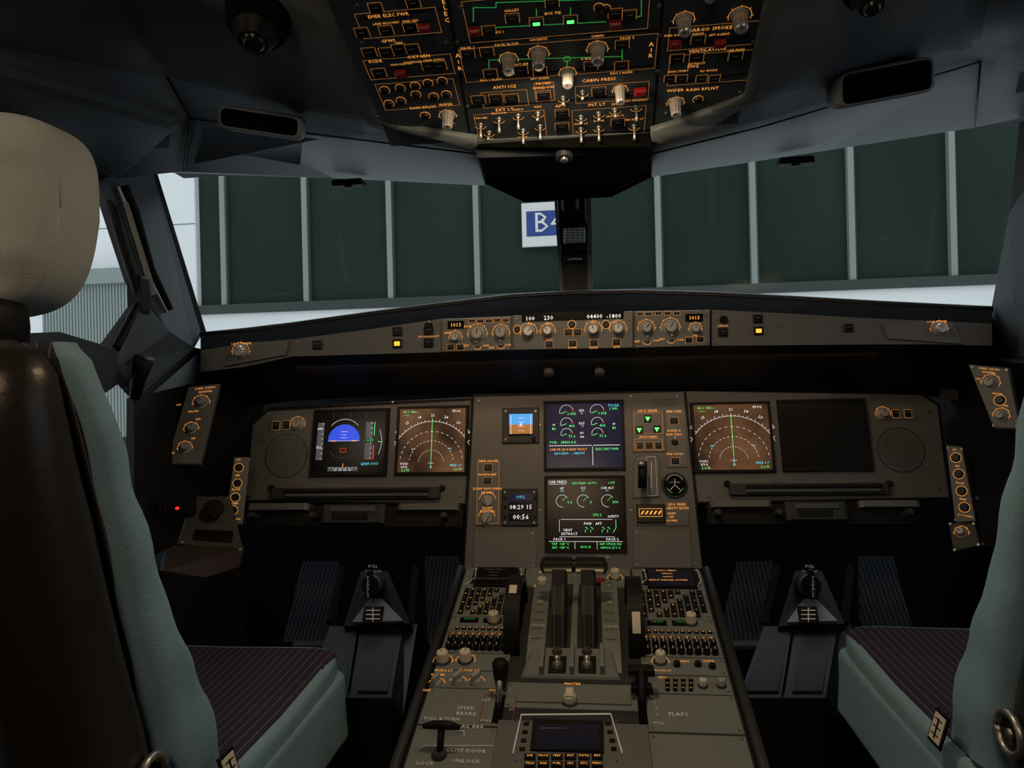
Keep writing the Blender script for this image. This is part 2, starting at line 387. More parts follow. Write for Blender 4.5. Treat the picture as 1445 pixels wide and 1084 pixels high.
b1_=(1096,-60,.91); b2_=(1150,-60,.92); b3_=(1088,138,1.2); b4_=(1050,148,1.195); b5_=(1400,-60,.95); b6_=(1375,64,1.25); b7_=(920,188,1.21); b8_=(1075,178,1.3); b9_=(920,217,1.3); b10=yplane(1385,86,b3_,b6_,b8_); b11=(1150,215,1.73); b12=(1376,180,1.65)
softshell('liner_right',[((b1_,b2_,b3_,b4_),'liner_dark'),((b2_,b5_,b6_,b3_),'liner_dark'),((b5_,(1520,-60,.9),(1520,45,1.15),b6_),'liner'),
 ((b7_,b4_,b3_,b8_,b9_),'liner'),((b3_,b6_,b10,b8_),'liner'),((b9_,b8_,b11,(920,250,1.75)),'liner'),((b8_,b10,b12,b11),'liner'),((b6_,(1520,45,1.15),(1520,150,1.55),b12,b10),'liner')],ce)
B=MB('liner_aft')
slab(B,[D(-80,-60,.70),D(395,-60,.90),Vector((-.35,-1.3,1.95)),Vector((-1.3,-1.3,1.9))],.015,'liner')
slab(B,[D(1150,-60,.92),D(1520,-60,.9),Vector((1.3,-1.3,1.9)),Vector((.35,-1.3,1.95))],.015,'liner')
for pts in ([(268,167,1.29),(505,197,a13[2]-.008),(672,217,1.29)],[(920,217,1.29),(1075,179,1.29),(1384,87,b10[2]-.008)],[(1384,87,b10[2]-.008),(1376,180,1.64)],[(236,110,1.145),(268,167,1.29),(258,242,1.44)]):
    tube(B,[D(*p) for p in pts],.0016,'black',6)
B.build(ce)
# stowage pockets
def pocket(u0,v0,u1,v1,yl,yr,tilt,nm='visor_pocket'):
    vm=(v0+v1)/2
    P0=D(u0,vm+tilt,yl); P1=D(u1,vm-tilt,yr)
    X=(P1-P0); Lx=X.length; X.normalize(); N=(CAM-(P0+P1)/2).normalized(); Y=N.cross(X).normalized()
    if Y.z<0: Y=-Y
    f=Fr((P0+P1)/2,X,Y); hh=abs(v1-v0)/2*(yl+yr)/2000*.72; w=Lx/2
    B=MB(nm)
    def rr(w,h,r): return rrect(w,h,r,4)
    out=rr(w,hh,.014); mid=rr(w-.003,hh-.003,.012); inn=rr(w-.007,hh-.007,.009); k=len(out)
    vs=[f.P(*p,-.05) for p in out]+[f.P(*p,.004) for p in mid]+[f.P(*p,.003) for p in inn]+[f.P(*p,-.012) for p in inn]
    fs=[[j*k+i,j*k+(i+1)%k,(j+1)*k+(i+1)%k,(j+1)*k+i] for j in range(3) for i in range(k)]
    B.add(vs,fs[:2*k],'liner',True); B.add(vs,fs[2*k:],'blackm'); B.add([f.P(*p,-.012) for p in inn],[list(range(k))],'blackm')
    B.build()
pocket(306,147,426,198,1.14,1.18,-9)
pocket(1182,82,1320,150,1.20,1.20,13)
def lamp(u,v,y,r):
    B=MB('reading_lamp'); p=D(u,v,y); f=Fr(p,(1,0,0),(0,-.9,.35)); s=r*y/1000
    fcyl(B,f,0,0,s,s*.9,-.02,.010,'blackm',32); fcyl(B,f,0,0,s*.7,s*.55,.010,.03,'black',28); fcyl(B,f,0,0,s*.35,s*.3,.03,.036,'blackg',20); B.build()
lamp(362,38,.965,48); lamp(1225,-14,.95,34)
# windshield posts & walls
B=MB('windshield_frame')
S(B,[(150,250,1.30),(216,243,1.6),(285,473,1.75),(274,492,1.7),(238,470,1.52),(196,395,1.40)],'wallgrey',.03)
S(B,[(213,240,1.6),(222,243,1.62),(292,470,1.77),(283,476,1.75)],'black',.02)
S(B,[(1438,172,1.62),(1520,150,1.5),(1520,500,1.4),(1432,505,1.62),(1398,437,1.75),(1424,300,1.68)],'liner_dark',.03)
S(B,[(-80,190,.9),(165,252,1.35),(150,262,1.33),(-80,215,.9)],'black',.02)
S(B,[(160,492,1.28),(205,428,1.40),(240,468,1.5),(274,490,1.69),(205,565,1.42),(165,520,1.28)],'wallgrey',.03)
S(B,[(-80,475,.85),(85,468,1.1),(165,492,1.28),(170,540,1.28),(-80,720,.8)],'darkgrey',.03)
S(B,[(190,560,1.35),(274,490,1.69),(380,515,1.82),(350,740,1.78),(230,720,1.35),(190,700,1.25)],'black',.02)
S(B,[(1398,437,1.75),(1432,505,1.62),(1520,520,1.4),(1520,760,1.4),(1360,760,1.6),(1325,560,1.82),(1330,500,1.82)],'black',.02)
tube(B,[D(165,262,1.33),D(180,300,1.36),D(205,385,1.42),D(233,440,1.5)],.006,'steel')
tube(B,[D(176,262,1.36),D(192,300,1.39),D(214,380,1.45),D(240,436,1.52)],.008,'black')
tube(B,[D(150,262,1.32),D(168,330,1.34),D(190,400,1.38),D(196,428,1.39),D(163,492,1.28)],.009,'black')
S(B,[(173,285,1.33),(181,285,1.335),(222,415,1.45),(213,418,1.44)],'greyknob',.004)
box3(B,D(200,410,1.40).x-.02,1.38,D(200,410,1.4).z-.05,D(200,410,1.40).x+.012,1.41,D(200,410,1.4).z+.03,'black',.006)
for (u,v,w) in ((491,258,46),(1123,227,46)):
    p=D(u,v,1.66); s=1.66/1000
    box3(B,p.x-w/2*s,p.y-.01,p.z-.008,p.x+w/2*s,p.y+.02,p.z+.008,'black'); tube(B,[p,p+Vector((0,0,-.012))],.010,'black')
B.build(bevel=.004)
for i,pp in enumerate(([(215,243,1.62),(790,262,2.0),(795,420,1.98),(285,473,1.77)],[(830,262,2.0),(1436,172,1.64),(1398,437,1.77),(832,420,1.98)])):
    B=MB('window_%d'%(i+1)); B.add([D(*p) for p in pp],[[0,1,2,3]],'glass'); B.build()
B=MB('window_crank_handle')
tube(B,[D(190,562,1.35),D(195,535,1.34),D(204,505,1.33)],[.010,.015,.020],'black'); tube(B,[D(178,548,1.35),D(200,552,1.36)],.010,'black')
B.build()
# ---------------- center post
B=MB('center_window_post')
slab(B,[D(781,262,1.95),D(833,262,1.95),D(837,425,1.95),D(791,425,1.95)],.04,'darkgrey')
for a,b in ((781,789),(829,837)):
    slab(B,[D(a,262,1.94),D(b-3,262,1.94),D(b if a>800 else b+7,425,1.94),D(a+10 if a<800 else a,425,1.94)],.02,'liner')
CP=Fr(D(808,330,1.935),(1,0,0),(0,0,1)); CP.px(808,330)
BX(B,CP,795,322,826,343,.003,'white')
for i in range(5): LN(B,CP,[(795,325+i*4),(826,325+i*4)],'black',.0015,.0035)
for i in range(4): LN(B,CP,[(801+i*7,322),(801+i*7,343)],'black',.0015,.0035)
BX(B,CP,790,346,831,358,.012,'black',.004)
for u in (800,822):
    a,b=CP.px(u,352); fcyl(B,CP,a,b,.003,.0025,.012,.014,'red',10)
BX(B,CP,796,362,827,371,.002,'black'); T(B,CP,'COMPASS',811,366,4,'wtext',.003)
BX(B,CP,786,268,828,318,.012,'black',.006)
a,b=CP.px(805,292)
superq(B,CP.P(a,b,.03),(.024,.028,.022),.7,.7,'black',24,14); fcyl(B,CP,a,b,.016,.015,.045,.054,'darkgrey',20); fcyl(B,CP,a,b,.010,.010,.054,.055,'blackg',20)
tube(B,[CP.P(a,b+.045,.02),CP.P(a,b+.01,.03)],.006,'darkgrey')
B.build(bevel=.002)
B=MB('standby_compass_housing')
pp=[(671,208,1.245),(921,208,1.245),(919,243,1.40),(862,271,1.5),(740,278,1.5),(684,252,1.42)]
slab(B,[D(*p) for p in pp],.05,'blackm')
slab(B,[D(684,252,1.42),D(740,278,1.5),D(862,271,1.5),D(919,243,1.40),D(919,235,1.8),D(684,245,1.8)],.01,'blackm')
tube(B,[D(775,269,1.49),D(830,267,1.49)],.007,'blackg')
B.build(bevel=.004)
# ================================================================ OVERHEAD
B=MB('overhead_panel'); TK=1.28
aL=OH.px(541,182)[0]; aR=OH.px(1048,150)[0]; bF=OH.px(795,198)[1]; bB=bF+1.3
fbox(B,OH,aL,bF+.012,aR,bB,-.05,0,'ohpanel',.002)
fbox(B,OH,aL-.006,bF+.006,aR+.006,bB,-.06,-.012,'black',.002)
slab(B,[OH.w(668,197,.004),OH.w(925,184,.004),OH.w(921,208,.012),OH.w(674,215,.012)],.03,'liner')
a,b=OH.px(796,208); fcyl(B,OH,a,b,.020,.015,-.02,.026,'darkgrey',24); fcyl(B,OH,a,b,.007,.006,.026,.030,'steel',12)
for pp in ([(622,-60),(665,200)],[(940,-60),(921,190)]):
    LN(B,OH,pp,'black',.004,.0006)
for pp in ([(500,28),(640,10)],[(645,60),(932,42)],[(650,108),(926,92)],[(515,88),(650,70)],[(655,152),(922,132)],[(938,66),(1078,50)],[(938,118),(1062,102)]):
    LN(B,OH,pp,'black',.0025,.0007)
ohb=[(530,10),(583,3),(511,45),(545,42),(579,38),(521,73),(545,73),(563,68),(582,68),(535,102),(605,92),(620,92),
 (723,25),(690,42),(868,18),(888,20),(779,3),(660,75),(687,72),(692,103),(735,98),(762,100),(834,92),(878,62),(877,92),
 (675,140),(700,138),(722,138),(767,133),(845,128),(793,159),(793,178),(872,172),(985,55),(955,82),(983,80),(1038,78)]
for u,v in ohb: button(B,OH,u,v,lit=None)
for u,v in ((945,110),(962,110),(990,110),(1008,110)): button(B,OH,u,v,14,11)
for u,v in ((757,30),(805,27)): button(B,OH,u,v,18,13); a,b=OH.px(u,v+1); s=OH.sz(u,v); fbox(B,OH,a-5*s,b-2.5*s,a+5*s,b+2.5*s,.004,.0046,'glit',.0001)
for u,v in ((600,35),(566,100),(670,40),(868,30),(953,58),(1015,57),(903,125)): guard(B,OH,u,v)
for u,v in ((543,127),(565,124),(586,121),(604,117),(624,114),(549,146),(566,142),(587,133),(612,136),(630,133),(600,163),(985,140),(855,12),(845,10)):
    a,b=OH.px(u,v); s=OH.sz(u,v); fring(B,OH,a,b,6.9*s,7.5*s,0,.001,'odim',20); fcyl(B,OH,a,b,6.2*s,6*s,0,.005,'blackg',16)
for u,v,r in ((718,84,10),(760,76,11),(843,69,11),(801,103,9),(875,127,8),(632,163,9),(965,28,11),(1044,22,12),(953,145,9),(810,-30,9),(1000,-20,9),(560,-25,9)):
    knob(B,OH,u,v,r*.9,.026,'silver',ring='orange')
for u,v in ((678,176),(704,168),(731,163),(759,160),(690,187),(738,184),(762,178),(820,165),(845,160),(868,155),(898,151),(820,182),(845,180),(895,178),(795,138),(822,130)):
    toggle(B,OH,u,v,'silver',random.choice((1,-1)))
for pp in ([(668,10),(700,10),(700,3),(880,-3),(905,-4)],[(757,12),(757,22)],[(805,10),(805,20)],[(690,84),(878,79)],[(690,84),(690,96)],[(800,84),(800,95)],[(878,68),(878,84)],[(668,10),(668,30)],[(905,-4),(905,22),(880,26)],[(700,38),(855,30)]):
    LN(B,OH,pp,'green',.0014,.001)
a,b=OH.px(800,82); farc(B,OH,a,b,.005,0,360,.0013,.0015,'green',16)
for r in ((650,58,925,106),(505,14,620,50),(516,80,640,108),(944,34,1068,66),(944,74,1062,116),(680,128,745,150),(755,116,782,142),(812,118,915,142),(672,158,770,196),(808,152,910,192),(535,114,645,152),(655,-10,915,50)):
    OUT(B,OH,*r,w=.0005)
for s,u,v,h in (('EMER ELEC PWR',548,21,6),('GPWS',548,57,5.5),('RCDR',530,86,5.5),('OXYGEN',591,79,6),('RAIN RPLNT',597,151,5),('WIPER',629,147,5),('ANTI ICE',712,122,6),('PROBE/',767,117,5),('WINDOW',767,123,5),
  ('CABIN PRESS',845,112,6),('APU',791,149,6),('EXT LT',712,154,6),('INT LT',842,147,6),('SIGNS',872,146,5),('CARGO SMOKE',1002,40,6.5),('VENTILATION',998,70,6),('ENG',978,93,6),('WIPER',953,127,6),('RAIN RPLNT',991,125,6),
  ('HYD',530,-4,6),('BUS TIE',780,18,5),('GALLEY',722,14,4.5),('AC BUS 1',700,45,4),('PACK FLOW',715,62,4.5),('COCKPIT',760,55,4.5),('CABIN',843,50,4.5),('PACK 1',660,67,4.5),('PACK 2',885,53,4.5),('HOT AIR',735,90,4),('ENG 1 BLEED',693,112,4),('APU BLEED',762,110,4),
  ('ENG 2 BLEED',877,102,4),('X BLEED',830,82,4),('STROBE',678,166,4),('BEACON',704,159,4),('WING',731,154,4),('NAV',759,150,4),('LAND',690,196,4),('NOSE',738,193,4),('DOME',845,170,4),('ANN LT',820,174,4),('SEAT BELTS',868,163,3.6),('NO SMOKING',898,141,3.6),('EMER EXIT LT',893,168,3.6),('FLOW',657,-4,5),
  ('MAN START',957,100,4),('N1 MODE',1000,99,4),('CAB FANS',1038,70,4),('EXTRACT',983,89,4),('DISCH',985,47,4),('FWD AGENT',953,49,4),('AFT AGENT',1015,48,4),('LAND RECOVERY',545,32,3.6),('EMER GEN',579,29,3.6),('TERR',563,60,3.6),('PASSENGER',583,87,3.6),('CREW SUPPLY',612,84,3.6),('MASK MAN ON',566,90,3.2)):
    T(B,OH,s,u,v,h)
for s,u,v in (('A',646,78),('I',647,87),('R',649,96),('A',919,62),('I',919,70),('R',918,78),('E',626,2),('L',628,10),('E',629,19),('C',631,28)): T(B,OH,s,u,v,8)
for u,v in ((505,8),(650,10),(930,8),(1078,6),(532,165),(640,175),(1062,60),(928,100),(645,60),(930,50),(660,150),(916,140),(630,60),(512,60),(940,160),(1045,130)):
    a,b=OH.px(u,v); fcyl(B,OH,a,b,.0035,.0035,0,.0012,'screw',8)
B.build(); TK=1.12
# ================================================================ GLARESHIELD
gu=[283,345,412,520,622,720,810,900,1003,1120,1240,1320,1400]
tv=[473,467,459,444,431,419,414,413,416,422,429,433,437]; ty=[1.73,1.74,1.75,1.77,1.79,1.81,1.82,1.81,1.79,1.77,1.75,1.74,1.73]
fv=[495,484,479,465,450,446,442,439,437,443,450,453,457]
bv=[525,518,503,500,497,494.5,492.5,490.5,488,487,486,486,488]
uv=[585,575,566,560,557,555,554,553,553,555,558,560,575]
B=MB('glareshield'); k=len(gu); rows=[]
rows.append([D(a,b+10,y) +Vector((0,.03,-.03)) for a,b,y in zip(gu,tv,ty)])
rows.append([D(a,b,y) for a,b,y in zip(gu,tv,ty)])
rows.append([D(a,b+3,y-.03) for a,b,y in zip(gu,tv,ty)])
rows.append([D(a,(b*.35+c*.65),1.62) for a,b,c in zip(gu,tv,fv)])
rows.append([D(a,b,1.556) for a,b in zip(gu,fv)])
rows.append([D(a,b,1.556) for a,b in zip(gu,bv)])
rows.append([D(a,b+5,1.58) for a,b in zip(gu,bv)])
rows.append([D(a,b,1.76) for a,b in zip(gu,uv)])
vs=[p for r in rows for p in r]
for j in range(len(rows)-1):
    m='panel' if j==4 else ('pad' if j<4 else 'black')
    B.add(vs,[[j*k+i,j*k+i+1,(j+1)*k+i+1,(j+1)*k+i] for i in range(k-1)],m)
for e in (0,k-1): B.add([r[e] for r in rows],[list(range(len(rows)))],'black')
tube(B,rows[1],.008,'padrim')
for u in (625,1003): tube(B,[FC.w(u,450 if u<800 else 437,.001),FC.w(u,497 if u<800 else 489,.001)],.0015,'black',6)
for u in (775,846): p=D(u,524,1.66); tube(B,[p,p+Vector((0,-.02,-.004))],.012,'darkgrey')
B.build(recalc=True)
B=MB('flight_control_panel')
def fcpoly(pp,h,m): fpoly(B,FC,[FC.px(*p) for p in pp],0,h,m,.0015)
fcpoly([(624,497),(722,494),(722,447),(624,451)],.008,'panel2')
fcpoly([(725,494),(893,491),(893,440),(725,446)],.012,'panel2')
fcpoly([(896,491),(1001,488),(1001,438),(896,440)],.008,'panel2')
fcpoly([(737,455),(880,450),(880,438),(737,443)],.014,'s_black')
FCa=Fr(FC.P(0,0,.0125),FC.X,FC.Y); FCb=Fr(FC.P(0,0,.0085),FC.X,FC.Y)
for s,u,v,h in (('100',748,450,7.5),('230',774,449,7.5),('04400',839,447,7.5),('-1800',866,446.5,7.5)): T(B,FCa,s,u,v,h,'s_w',.0022)
for u,v,r in ((746,468,8),(773,467,7),(837,465,8),(872,464,8)): knob(B,FCa,u,v,r,.02,'silver',ring='orange')
for u,v in ((730,465),(807,458),(855,458)): a,b=FCa.px(u,v); fcyl(B,FCa,a,b,.007,.006,0,.005,'darkgrey',14); farc(B,FCa,a,b,.009,0,360,.0006,.001,'orange',14)
for u,v in ((802,469),(815,469),(775,486),(808,485),(838,484),(870,483)): button(B,FCa,u,v,10,8)
for q,(uu,kk) in enumerate(((0,FCb),(272,FCb))):
    if q==0: K=((643,476,6),(674,471,9),(707,470,8))
    else: K=((981,464,6),(912,463,8),(946,462,9))
    for i,(u,v,r) in enumerate(K): knob(B,kk,u,v,r,.018,'greyknob' if i else 'silver',ring='orange')
    if q==0:
        BX(B,kk,632,453,655,464,.002,'s_black'); T(B,kk,'1013',643.5,459,6.5,'s_a',.0035)
        bl=[(666,453),(678,453),(690,453),(702,452),(714,452)]; tg=[(674,487),(707,486)]; sm=[(636,490),(650,490)]
    else:
        BX(B,kk,967,443,992,454,.002,'s_black'); T(B,kk,'1013',979.5,449,6.5,'s_a',.0035)
        bl=[(903,443),(915,443),(929,442),(942,442),(955,442)]; tg=[(913,480),(947,478)]; sm=[(972,480),(988,479)]
    for u,v in bl: button(B,kk,u,v,8,4,None,h3=.002)
    for u,v in tg: toggle(B,kk,u,v,k=.6)
    for u,v in sm: button(B,kk,u,v,9,7)
for s,u,v in (('ADF',658,488),('VOR',686,488),('ADF',694,491),('VOR',717,487),('SPD',748,457.5),('HDG',774,457),('ALT',838,455),('V/S',868,455),('LOC',775,479.5),('A/THR',808,491),('EXPED',838,491),('APPR',870,490),('ADF',899,482),('VOR',926,481),('ADF',934,479),('VOR',960,480),('QNH',632,470),('ROSE',660,461),('STD',981,474)):
    T(B,FCa,s,u,v,3.6,'orange',.0025)
screws(B,FCb,624,451,722,496,4); screws(B,FCa,725,446,893,492,4); screws(B,FCb,897,440,1001,488,4)
for u,v,l in ((448,487,None),(605,467,None),(605,484,None),(561,468,None),(561,485,'amber'),(383,492,None),(1020,469,None),(1069,450,None),(1070,467,'amber'),(1197,463,None),(1275,465,None)):
    button(B,FC,u,v,12,11,l,'black',.005)
for u,v in ((605,459),(1021,451)): a,b=FC.px(u,v); fcyl(B,FC,a,b,.009,.008,0,.008,'blackg',16)
fcpoly([(318,517),(405,501),(409,482),(332,488)],.006,'panel2'); fcpoly([(1252,478),(1358,486),(1345,455),(1245,457)],.006,'panel2')
knob(B,FCb,340,496,8,.016,'silver',ring='orange'); knob(B,FCb,1325,464,8,.016,'silver',ring='orange')
T(B,FCb,'LOUD SPEAKER',341,485,3.4,'orange'); T(B,FCb,'LOUD SPEAKER',1322,454,3.4,'orange'); T(B,FC,'SIDE STICK PRIORITY',605,475,2.6,'orange'); T(B,FC,'CHRONO',1020,460,3,'orange')
for u,v in ((420,482),(420,498),(618,454),(618,494),(1008,441),(1008,484),(1235,452),(1235,482),(1100,460),(500,490)):
    a,b=FC.px(u,v); fcyl(B,FC,a,b,.003,.003,0,.0012,'screw',8)
B.build()
# ================================================================ MAIN PANEL
B=MB('instrument_panel')
def mpp(pp,n0,n1,m,ch=.002): fpoly(B,MP,[MP.px(*p) for p in pp],n0,n1,m,ch)
mpp([(352,598),(380,574),(664,560),(668,556),(966,549),(1300,553),(1328,570),(1342,704),(985,711),(992,806),(653,810),(656,714),(346,708)],-.05,-.004,'black')
mpp([(378,580),(665,565),(656,711),(346,706),(356,600)],-.02,0,'panel')
mpp([(669,560),(965,553),(991,803),(655,808)],-.02,.003,'panel')
mpp([(968,552),(1300,557),(1324,572),(1339,702),(985,709)],-.02,0,'panel')
MQ=Fr(MP.P(0,0,.003),MP.X,MP.Y)
for (a0,a1) in ((386,622),(1028,1252)):
    v=697 if a0<500 else 691
    BX(B,MP,a0,v-8,a1,v+8,.02,'darkgrey',.004); BX(B,MP,a0+22,v-5,a1-14,v-1,.028,'black',.001)
    BX(B,MP,a0+22,v+1,a1-14,v+5,.03,'liner_dark',.002)
    for u in (a0-2,a1+2): a,b=MP.px(u,v-8); fcyl(B,MP,a,b,.008,.007,0,.01,'black',14)
for u,v,r in ((404,643,30),(1271,635,34)):
    a,b=MP.px(u,v); s=MP.sz(u,v); fring(B,MP,a,b,r*s*.95,r*s,0,.0012,'darkgrey',36); fflat(B,MP,circ(a,b,r*s*.95,36),.0006,'panel')
    for i in range(-8,9):
        for j in range(-8,9):
            if i*i+j*j<66: x_,y_=a+i*r*s*.105,b+j*r*s*.105; fflat(B,MP,circ(x_,y_,.0014,6),.0009,'blackm')
BX(B,MP,381,590,429,608,.003,'panel2'); BX(B,MP,1236,572,1292,593,.003,'panel2')
for u,v in ((390,601),(404,600)): button(B,MQ,u,v,9,11)
knob(B,MQ,420,599,7,.014,'greyknob',ring='orange'); knob(B,MQ,1246,584,7,.014,'greyknob',ring='orange')
for u,v in ((1264,584),(1281,584)): button(B,MQ,u,v,9,11)
for u,v in ((372,620),(440,690),(650,700),(555,568),(1232,560),(1310,580),(1325,690),(1000,700),(1095,680),(676,566),(955,560),(662,800),(980,796),(762,600),(762,720),(890,560),(890,720),(352,700)):
    a,b=MP.px(u,v); fcyl(B,MP,a,b,.0035,.0035,0,.005,'screw',8)
def inst(u0,v0,u1,v1,m='darkgrey'):
    BX(B,MQ,u0,v0,u1,v1,.006,m,.002); BX(B,MQ,u0+9,v0+8,u1-9,v1-10,.0062,'s_black',.0003,0.0005); screws(B,MQ,u0,v0,u1,v1,5,.006)
inst(709,576,761,626)
BX(B,MQ,719,585,752,600,.0005,'s_sky2',.0001,.0068); BX(B,MQ,719,600,752,613,.0005,'s_brown',.0001,.0068)
MQ8=Fr(MQ.P(0,0,.0075),MQ.X,MQ.Y)
T(B,MQ8,'+',735,600,9,'s_w')
for i in range(4): LN(B,MQ8,[(731,590+i*6),(740,590+i*6)],'s_w',.0006,.001)
for u in (721,749): LN(B,MQ8,[(u,586),(u,613)],'s_w',.0008,.001)
a,b=MQ.px(754,620); fcyl(B,MQ,a,b,.006,.005,.006,.014,'black',12)
a,b=MQ.px(716,620); fcyl(B,MQ,a,b,.003,.003,.006,.009,'red',12)
BX(B,MQ,671,648,707,742,.003,'panel2'); OUT(B,MQ,674,652,704,739,n=.0045)
MQ3=Fr(MQ.P(0,0,.003),MQ.X,MQ.Y)
button(B,MQ3,689,660,11,9); button(B,MQ3,688,679,11,9)
for s,u,v in (('TERR ON ND',689,651),('NORTH REF',688,670),('ECAM SWITCHING',688,690),('EIS DMC',688,695.5),('NORM',688,717),('ECAM/ND',688,722)): T(B,MQ3,s,u,v,4,'orange')
selector(B,MQ3,688,707,8,.016); selector(B,MQ3,687,731,8,.016)
BX(B,MQ,708,690,759,743,.006,'darkgrey',.003); screws(B,MQ,708,690,759,743,5,.006)
BX(B,MQ,720,697,750,708,.0008,'s_navy',.0001,.0062); BX(B,MQ,718,709,753,722,.0008,'s_black',.0001,.0062); BX(B,MQ,718,724,753,736,.0008,'s_black',.0001,.0062)
T(B,MQ8,'08:29 15',735,716,7.5,'s_w'); T(B,MQ8,'00:56',735,730,8.5,'s_w'); T(B,MQ8,'UTC',735,702,5,'s_c')
for u,v in ((713,703),(713,716),(713,730),(756,703),(756,730)): a,b=MQ.px(u,v); fcyl(B,MQ,a,b,.0035,.003,.006,.011,'black',10)
BX(B,MQ,892,577,938,638,.003,'panel2'); BX(B,MQ,940,577,968,660,.003,'panel2'); OUT(B,MQ,895,583,935,612,n=.0045); OUT(B,MQ,895,620,935,636,n=.0045)
T(B,MQ3,'LDG GEAR',914,580,4.8); T(B,MQ3,'AUTO/BRK',915,617,4.4); T(B,MQ3,'BRK FAN',951,581,4.4); T(B,MQ3,'A/SKID &',951,608,4); T(B,MQ3,'N/W STRG',951,613.5,4); T(B,MQ3,'TERR ON ND',952,641,3.4)
for u,v in ((902,607),(927,606),(914,591)):
    BX(B,MQ3,u-5,v-5,u+5,v+5,.003,'blackg'); f=Fr(MQ3.P(0,0,.0035),MQ.X,MQ.Y); fflat(B,f,[f.px(u-3.5,v-2.5),f.px(u+3.5,v-2.5),f.px(u,v+3.5)],.0003,'glit')
for u in (903,916,929): button(B,MQ3,u,629,9,9)
button(B,MQ3,951,594,11,9); button(B,MQ3,953,651,11,9); a,b=MQ3.px(952,624); fcyl(B,MQ3,a,b,.008,.007,0,.006,'blackg',16); tube(B,[MQ3.P(a,b,.005),MQ3.P(a,b+.008,.022)],[.002,.004],'silver')
mpp([(893,660),(897,645),(925,640),(931,648),(931,702),(893,704)],.003,.007,'panel2')
OUT(B,MQ3,913,645,926,700,'wtext',.0008,.0045)
for i in range(4): T(B,MQ3,'-',909,652+i*14,6,'wtext',.0045)
tube(B,[MQ3.w(906,665,.0),MQ3.w(905,672,.05)],.005,'darkgrey')
tube(B,[MQ3.w(905,656,.05),MQ3.w(905,692,.05)],[.010,.011],'black'); tube(B,[MQ3.w(903,657,.058),MQ3.w(903,664,.058)],[.009,.009],'steel')
LN(B,MQ3,[(919,652),(919,690)],'wtext',.0012,.0045)
a,b=MQ.px(952,685); s=MQ.sz(952,685)
fcyl(B,MQ,a,b,19*s,18.5*s,0,.006,'darkgrey',32,.05); fcyl(B,MQ,a,b,16*s,16*s,.0,.0066,'s_black',32,.03)
farc(B,MQ,a,b+.004,12*s,20,160,.001,.0075,'wtext',12); farc(B,MQ,a,b,12*s,200,250,.001,.0075,'green',6); farc(B,MQ,a,b,12*s,290,340,.001,.0075,'green',6)
fline(B,MQ,[(a,b),(a-.012,b-.012)],.0012,.0075,'wtext'); fline(B,MQ,[(a,b),(a+.012,b-.012)],.0012,.0075,'wtext'); fline(B,MQ,[(a,b),(a,b+.014)],.0012,.0075,'wtext'); ftext(B,MQ,'ACCU PRESS',a,b+.006,.004,.0078,'wtext')
BX(B,MQ,895,708,972,742,.003,'panel2'); BX(B,MQ,898,712,938,738,.012,'blackg',.002)
MQc=Fr(MQ.P(0,0,.012),MQ.X,MQ.Y)
for i in range(5): fflat(B,MQc,[MQc.px(904+i*6,726),MQc.px(906.5+i*6,726),MQc.px(909.5+i*6,721),MQc.px(907+i*6,721)],.0005,'orange')
OUT(B,MQc,902,718,934,729,'orange',.0008,.0006)
T(B,MQ3,'LDG GEAR',955,712,4.4); T(B,MQ3,'GRVTY EXTN',956,717.5,4.4); T(B,MQ3,'RESET',948,725,3.8); T(B,MQ3,'OFF',947,730,3.8); T(B,MQ3,'DOWN',948,735,3.8)
for r in ((668,748,757,803),(893,746,976,802)): BX(B,MQ,*r,.003,'panel2',.002); screws(B,MQ,*r,5,.003)
T(B,MQ,'LL-TEST OF EQ',825,794,8,'wtext',.002); T(B,MQ,'GUN-220',850,786,4.5,'wtext',.002)
for y_ in range(4): LN(B,MQ,[(920,564+y_*3),(955,563+y_*3)],'black',.0008,.001)
B.build()
def display(name,u0,v0,u1,v1,draw,scr='s_navy'):
    B=MB(name); f=MQ; a0,b0,a1,b1=f.rect(u0,v0,u1,v1); w=a1-a0; h=b1-b0
    t_=.0075
    outer=[(a0,b0),(a1,b0),(a1,b1),(a0,b1)]; inner=[(a0+t_,b0+t_),(a1-t_,b0+t_),(a1-t_,b1-t_),(a0+t_,b1-t_)]
    c_=[(x+(.0015 if i in(0,3) else -.0015),y+(.0015 if i<2 else -.0015)) for i,(x,y) in enumerate(outer)]
    vs=[f.P(*p,-.002) for p in outer]+[f.P(*p,.007) for p in c_]+[f.P(*p,.007) for p in inner]+[f.P(*p,.003) for p in inner]
    fs=[[j*4+i,j*4+(i+1)%4,(j+1)*4+(i+1)%4,(j+1)*4+i] for j in range(3) for i in range(4)]
    B.add(vs,fs,'black'); B.add([f.P(*p,.0035) for p in inner],[[0,1,2,3]],scr)
    W_=w-2*t_; H_=h-2*t_
    def Q(x,y): return (a0+t_+x*W_,b0+t_+y*H_)
    draw(B,f,Q,W_,H_); B.build()
nz=.0042; L1=.0006; L2=.0009
def tx(B,f,Q,W_,s,x,y,h,m='s_w'): ftext(B,f,s,*Q(x,y),h*W_*1.1,nz,m)
